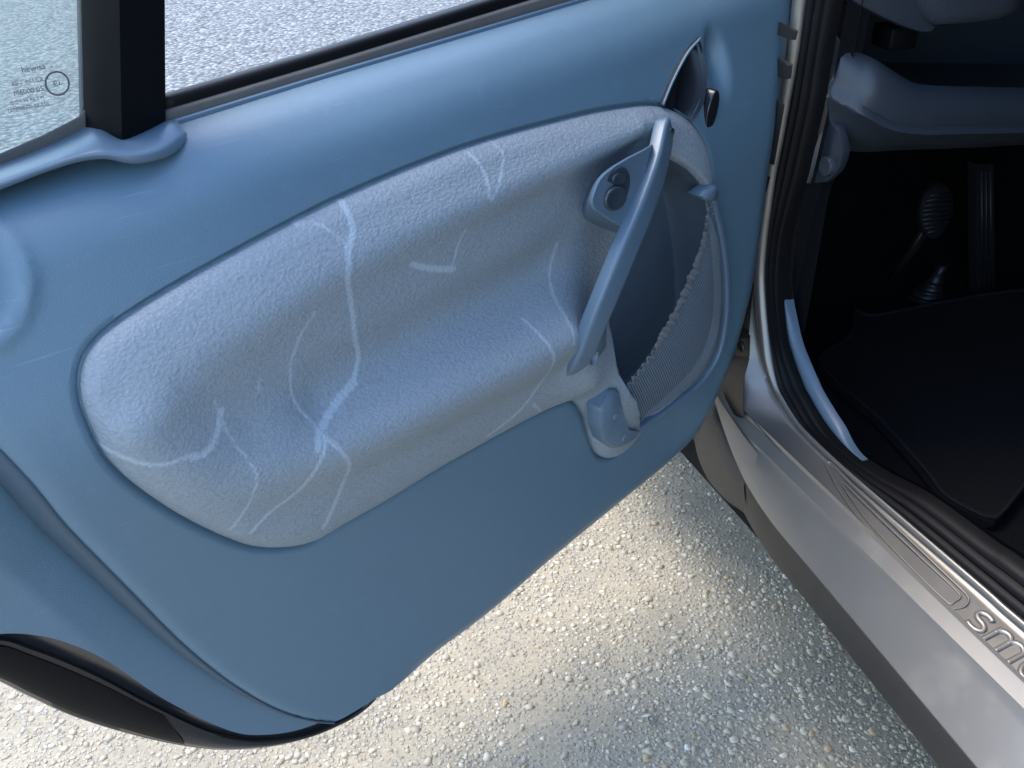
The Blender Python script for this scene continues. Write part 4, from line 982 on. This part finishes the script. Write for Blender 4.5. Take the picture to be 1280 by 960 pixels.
# --- window post and its foot
wp0 = np.array([(-0.7666,0.118,0.9265),(-0.7568,0.092,0.925),(-0.7086,0.12,0.9188)]); wp1 = np.array([(-0.7464,0.118,1.025),(-0.7367,0.092,1.0275),(-0.6901,0.12,1.0173)])
ext = wp1 + (wp1 - wp0) * 2.2
def post(P):
    a, b_, c = P
    loop = [a, a * .12 + b_ * .88, b_ + np.array((0, .0012, 0)), b_ * .9 + c * .1, c, c + np.array((.001, .03, 0)), a + np.array((-.001, .03, 0))]
    return [tuple(p) for p in loop]
loft_polys('window_post', [post(wp0), post(wp1), post(ext)], M['black'], door, 35, True, True)
fl_ = [(-0.9311,0.09,0.9019),(-0.8879,0.09,0.9067),(-0.8538,0.089,0.9114),(-0.8182,0.087,0.9173),(-0.7947,0.084,0.9199),(-0.7771,0.079,0.9189),(-0.7597,0.074,0.9123),(-0.74,0.075,0.91),(-0.7226,0.08,0.9105),(-0.709,0.09,0.9128),(-0.7011,0.1,0.9166)]
fm_ = [(-0.93,0.085,0.9097),(-0.8872,0.085,0.9146),(-0.8535,0.084,0.9189),(-0.8184,0.082,0.9242),(-0.7962,0.079,0.9272),(-0.7799,0.074,0.9272),(-0.7626,0.07,0.9223),(-0.743,0.071,0.9207),(-0.7282,0.077,0.921),(-0.7145,0.088,0.9218),(-0.7027,0.102,0.9218)]
fu_ = [(-0.9249,0.106,0.9089),(-0.881,0.106,0.9142),(-0.8467,0.105,0.9181),(-0.8104,0.104,0.9234),(-0.7874,0.1,0.9286),(-0.7716,0.094,0.9322),(-0.7576,0.088,0.9261),(-0.7353,0.094,0.9255),(-0.7194,0.1,0.9265),(-0.7097,0.106,0.9263),(-0.7008,0.112,0.9244)]
fv_ = [(-0.9187,0.136,0.9043),(-0.8732,0.136,0.9099),(-0.8373,0.136,0.9138),(-0.7998,0.134,0.9203),(-0.7759,0.13,0.9263),(-0.7612,0.126,0.9299),(-0.7453,0.118,0.9219),(-0.72,0.126,0.9212),(-0.7068,0.128,0.9226),(-0.7018,0.128,0.9229),(-0.6975,0.128,0.9227)]
fl_, fm_, fu_, fv_ = (by_index(q, 110) for q in (fl_, fm_, fu_, fv_))
frw = smooth_rows([fl_ + np.array((0, .012, 0)), fl_, fl_ * .6 + fm_ * .4 + np.array((0, -.004, 0)), fm_, fu_, fv_, fv_ + np.array((0, .012, -.002))], 4)
foot = mesh('post_foot', *patch(frw), M['satin'], door, True, 70)

# --- fixed quarter glass with its etched stamp
gp = [(-0.8692,0.14,1.0978),(-0.7263,0.14,1.0869),(-0.7382,0.14,1.0207),(-0.7529,0.14,0.9496),(-0.7576,0.14,0.9376),(-0.7661,0.14,0.9316),(-0.797,0.14,0.9227),(-0.8354,0.14,0.9161),(-0.9293,0.14,0.901)]
g1 = [tuple(p) for p in gp]; g2 = [tuple(np.array(p) + (0, .0035, 0)) for p in gp]
glass = loft_polys('quarter_glass', [g2, g1], M['glass'], door, 30, True, True)
glass['label'] = 'pale green fixed quarter glass with a small dark stamp'
V, F = sweep(resample(np.array([(-0.7362,0.1385,1.0323),(-0.7532,0.1385,0.9512),(-0.7572,0.1385,0.9392),(-0.7661,0.1385,0.9313),(-0.7976,0.1385,0.9225),(-0.8362,0.1385,0.9148),(-0.9077,0.1385,0.9031)]), 60), rbox(.006, .0015, .001)); mesh('glass_edge_band', V, F, M['fuzz'], door)
def stamp(txt, px, size, bold=0.0):
    cu = bpy.data.curves.new('stamp', 'FONT'); cu.body = txt; cu.size = size; cu.offset = bold
    tmp = bpy.data.objects.new('stamp', cu); COL.objects.link(tmp)
    bpy.context.view_layer.update()
    me = bpy.data.meshes.new_from_object(tmp.evaluated_get(bpy.context.evaluated_depsgraph_get()))
    bpy.data.objects.remove(tmp)
    o = new_obj('glass_stamp', me, None, door); me.materials.clear(); me.materials.append(M['white_print'])
    o.location = Vector(px) + Vector((0, -.0008, 0)); o.rotation_euler = (R(90), 0, 0)
    return o
sp = [(-0.8038,0.1395,0.977),(-0.8136,0.1395,0.9686),(-0.8137,0.1395,0.9613),(-0.8176,0.1395,0.9554),(-0.8214,0.1395,0.95),(-0.7831,0.1395,0.9629),(-0.7801,0.1395,0.9648)]
stamp('hewisa  .', sp[0], .0066); stamp('AS T IM LCX.A', sp[1], .0044); stamp('M6000 053', sp[2], .0056)
stamp('DOT 24 AS 2 M', sp[3], .0038); stamp('TEMPERED GLASS', sp[4], .0040); stamp('E1', sp[5], .0062)
cen = Vector(sp[6])
V, F = sweep([(cen.x + .0088 * math.cos(a), cen.y - .0008, cen.z + .0088 * math.sin(a)) for a in np.linspace(0, 2 * math.pi, 40)], rbox(.0007, .0002, .0001, 1), caps=False)
mesh('glass_stamp', V, F, M['white_print'], door)

# --- lower shell edge under the panel: rubber ledge, gloss black shell, pale outer skin edge
ua = np.array([(-1.0322,0.034,0.6125),(-0.9924,0.034,0.5923),(-0.9596,0.034,0.5777),(-0.9378,0.034,0.5627),(-0.9163,0.034,0.5403),(-0.89,0.034,0.5),(-0.852,0.034,0.424),(-0.7994,0.034,0.3355),(-0.7596,0.034,0.2889),(-0.7137,0.034,0.2563),(-0.6727,0.034,0.2419),(-0.6455,0.034,0.2367),(-0.628,0.034,0.2422)])
ub = np.array([(-1.0332,0.052,0.5939),(-0.9928,0.052,0.5715),(-0.96,0.052,0.5531),(-0.94,0.052,0.5275),(-0.9194,0.052,0.4977),(-0.8926,0.052,0.4539),(-0.8581,0.052,0.3916),(-0.8101,0.052,0.3129),(-0.7617,0.052,0.2582),(-0.7068,0.052,0.2217),(-0.6589,0.052,0.2076),(-0.6304,0.052,0.206),(-0.611,0.052,0.2121)])
uc = np.array([(-1.0382,0.056,0.5739),(-0.9996,0.056,0.5426),(-0.9702,0.056,0.509),(-0.9446,0.056,0.4607),(-0.9127,0.056,0.4079),(-0.8657,0.056,0.3445),(-0.8178,0.056,0.2888),(-0.7655,0.056,0.2442),(-0.7076,0.056,0.213),(-0.6539,0.056,0.1971),(-0.6239,0.056,0.1958),(-0.6043,0.056,0.202)])
if len(uc) < len(ua): uc = by_index(uc, len(ua))
NN = 120
ua, ub, uc = by_index(ua, NN), by_index(ub, NN), by_index(uc, NN)
rws = [ua + np.array((0, .02, .004)), ua + np.array((0, .004, 0)), ua * .6 + ub * .4 + np.array((0, .004, 0)), ub + np.array((0, .003, .002)), ub + np.array((0, -.001, 0)), ub * .8 + uc * .2 + np.array((0, -.003, 0)), ub * .5 + uc * .5 + np.array((0, -.004, 0)), ub * .2 + uc * .8 + np.array((0, -.003, 0)), uc, uc + np.array((0, .006, -.003)), uc + np.array((0, .06, .0))]
se_ = mesh('door_shell_edge', *patch([list(map(tuple, r)) for r in rws]), M['gloss_black'], door, True, 50)
V, F = sweep([tuple(p + np.array((0, .010, -.0035))) for p in uc], ring(.003, 8)); mesh('outer_skin_edge', V, F, M['silver'], door)
# matt rubber pad at the rear of the shell edge
rb = [ub * .9 + uc * .1 + np.array((0, -.004, 0)), ub * .75 + uc * .25 + np.array((0, -.0065, 0)), ub * .5 + uc * .5 + np.array((0, -.0075, 0)), ub * .25 + uc * .75 + np.array((0, -.0065, 0)), ub * .1 + uc * .9 + np.array((0, -.003, 0))]
mesh('shell_pad', *patch([list(map(tuple, r[:62])) for r in rb]), M['rubber'], door, True)

# ------------------------------------------------------------------ floor mat (lies loose in the footwell)
mo = [(0.4799,0.3429,0.29),(0.4376,0.2917,0.29),(0.3955,0.2566,0.29),(0.3298,0.2297,0.29),(0.2983,0.2065,0.29),(0.289,0.173,0.29),(0.2831,0.0996,0.29),(0.2795,0.0159,0.29),(0.257,-0.114,0.29),(0.2429,-0.1689,0.29),(0.2486,-0.2055,0.29),(0.2599,-0.2284,0.29),(0.2759,-0.2382,0.29),(0.3901,-0.1857,0.29),(0.5078,-0.1457,0.29),(0.7758,-0.025,0.29),(0.9937,0.2024,0.29),(0.841,0.2905,0.29),(0.6612,0.3085,0.29),(0.4994,0.3114,0.29)]
mo3 = spline(mo, 160, True); mc = mo3.mean(0)
lp = [[tuple(p + np.array((0, 0, -.012))) for p in mo3], [tuple(p) for p in mo3], [tuple(p * .985 + mc * .015 + np.array((0, 0, .003))) for p in mo3], [tuple(p * .965 + mc * .035 + np.array((0, 0, .001))) for p in mo3], [tuple(p * .5 + mc * .5 + np.array((0, 0, .002))) for p in mo3]]
mat_o = loft_polys('floor_mat', lp, M['mat'], None, 60)
mat_o.location = car.location; mat_o.rotation_euler = car.rotation_euler
mat_o['label'] = 'black pile floor mat with bound edge lying in the driver footwell'; mat_o['category'] = 'floor mat'
bpy.context.view_layer.update()
V, F = sweep([tuple(p * .99 + mc * .01 + np.array((0, 0, .003))) for p in np.vstack([mo3, mo3[:1]])], ring(.0035, 8), up=(0, 0, 1), caps=False)
mesh('mat_binding', V, F, M['matedge'], mat_o)

# a small pale ring lying on the paving
rp = Vector([(0.2016,0.9706,0.003)][0])
V, F = sweep([(rp.x + .0065 * math.cos(a), rp.y + .0055 * math.sin(a), rp.z + .001) for a in np.linspace(0, 2 * math.pi, 30)], ring(.0013, 8), up=(0, 0, 1), caps=False)
ro = mesh('metal_ring', V, F, M['silver'], None); ro['label'] = 'tiny pale ring lying on the aggregate paving'; ro['category'] = 'ring'
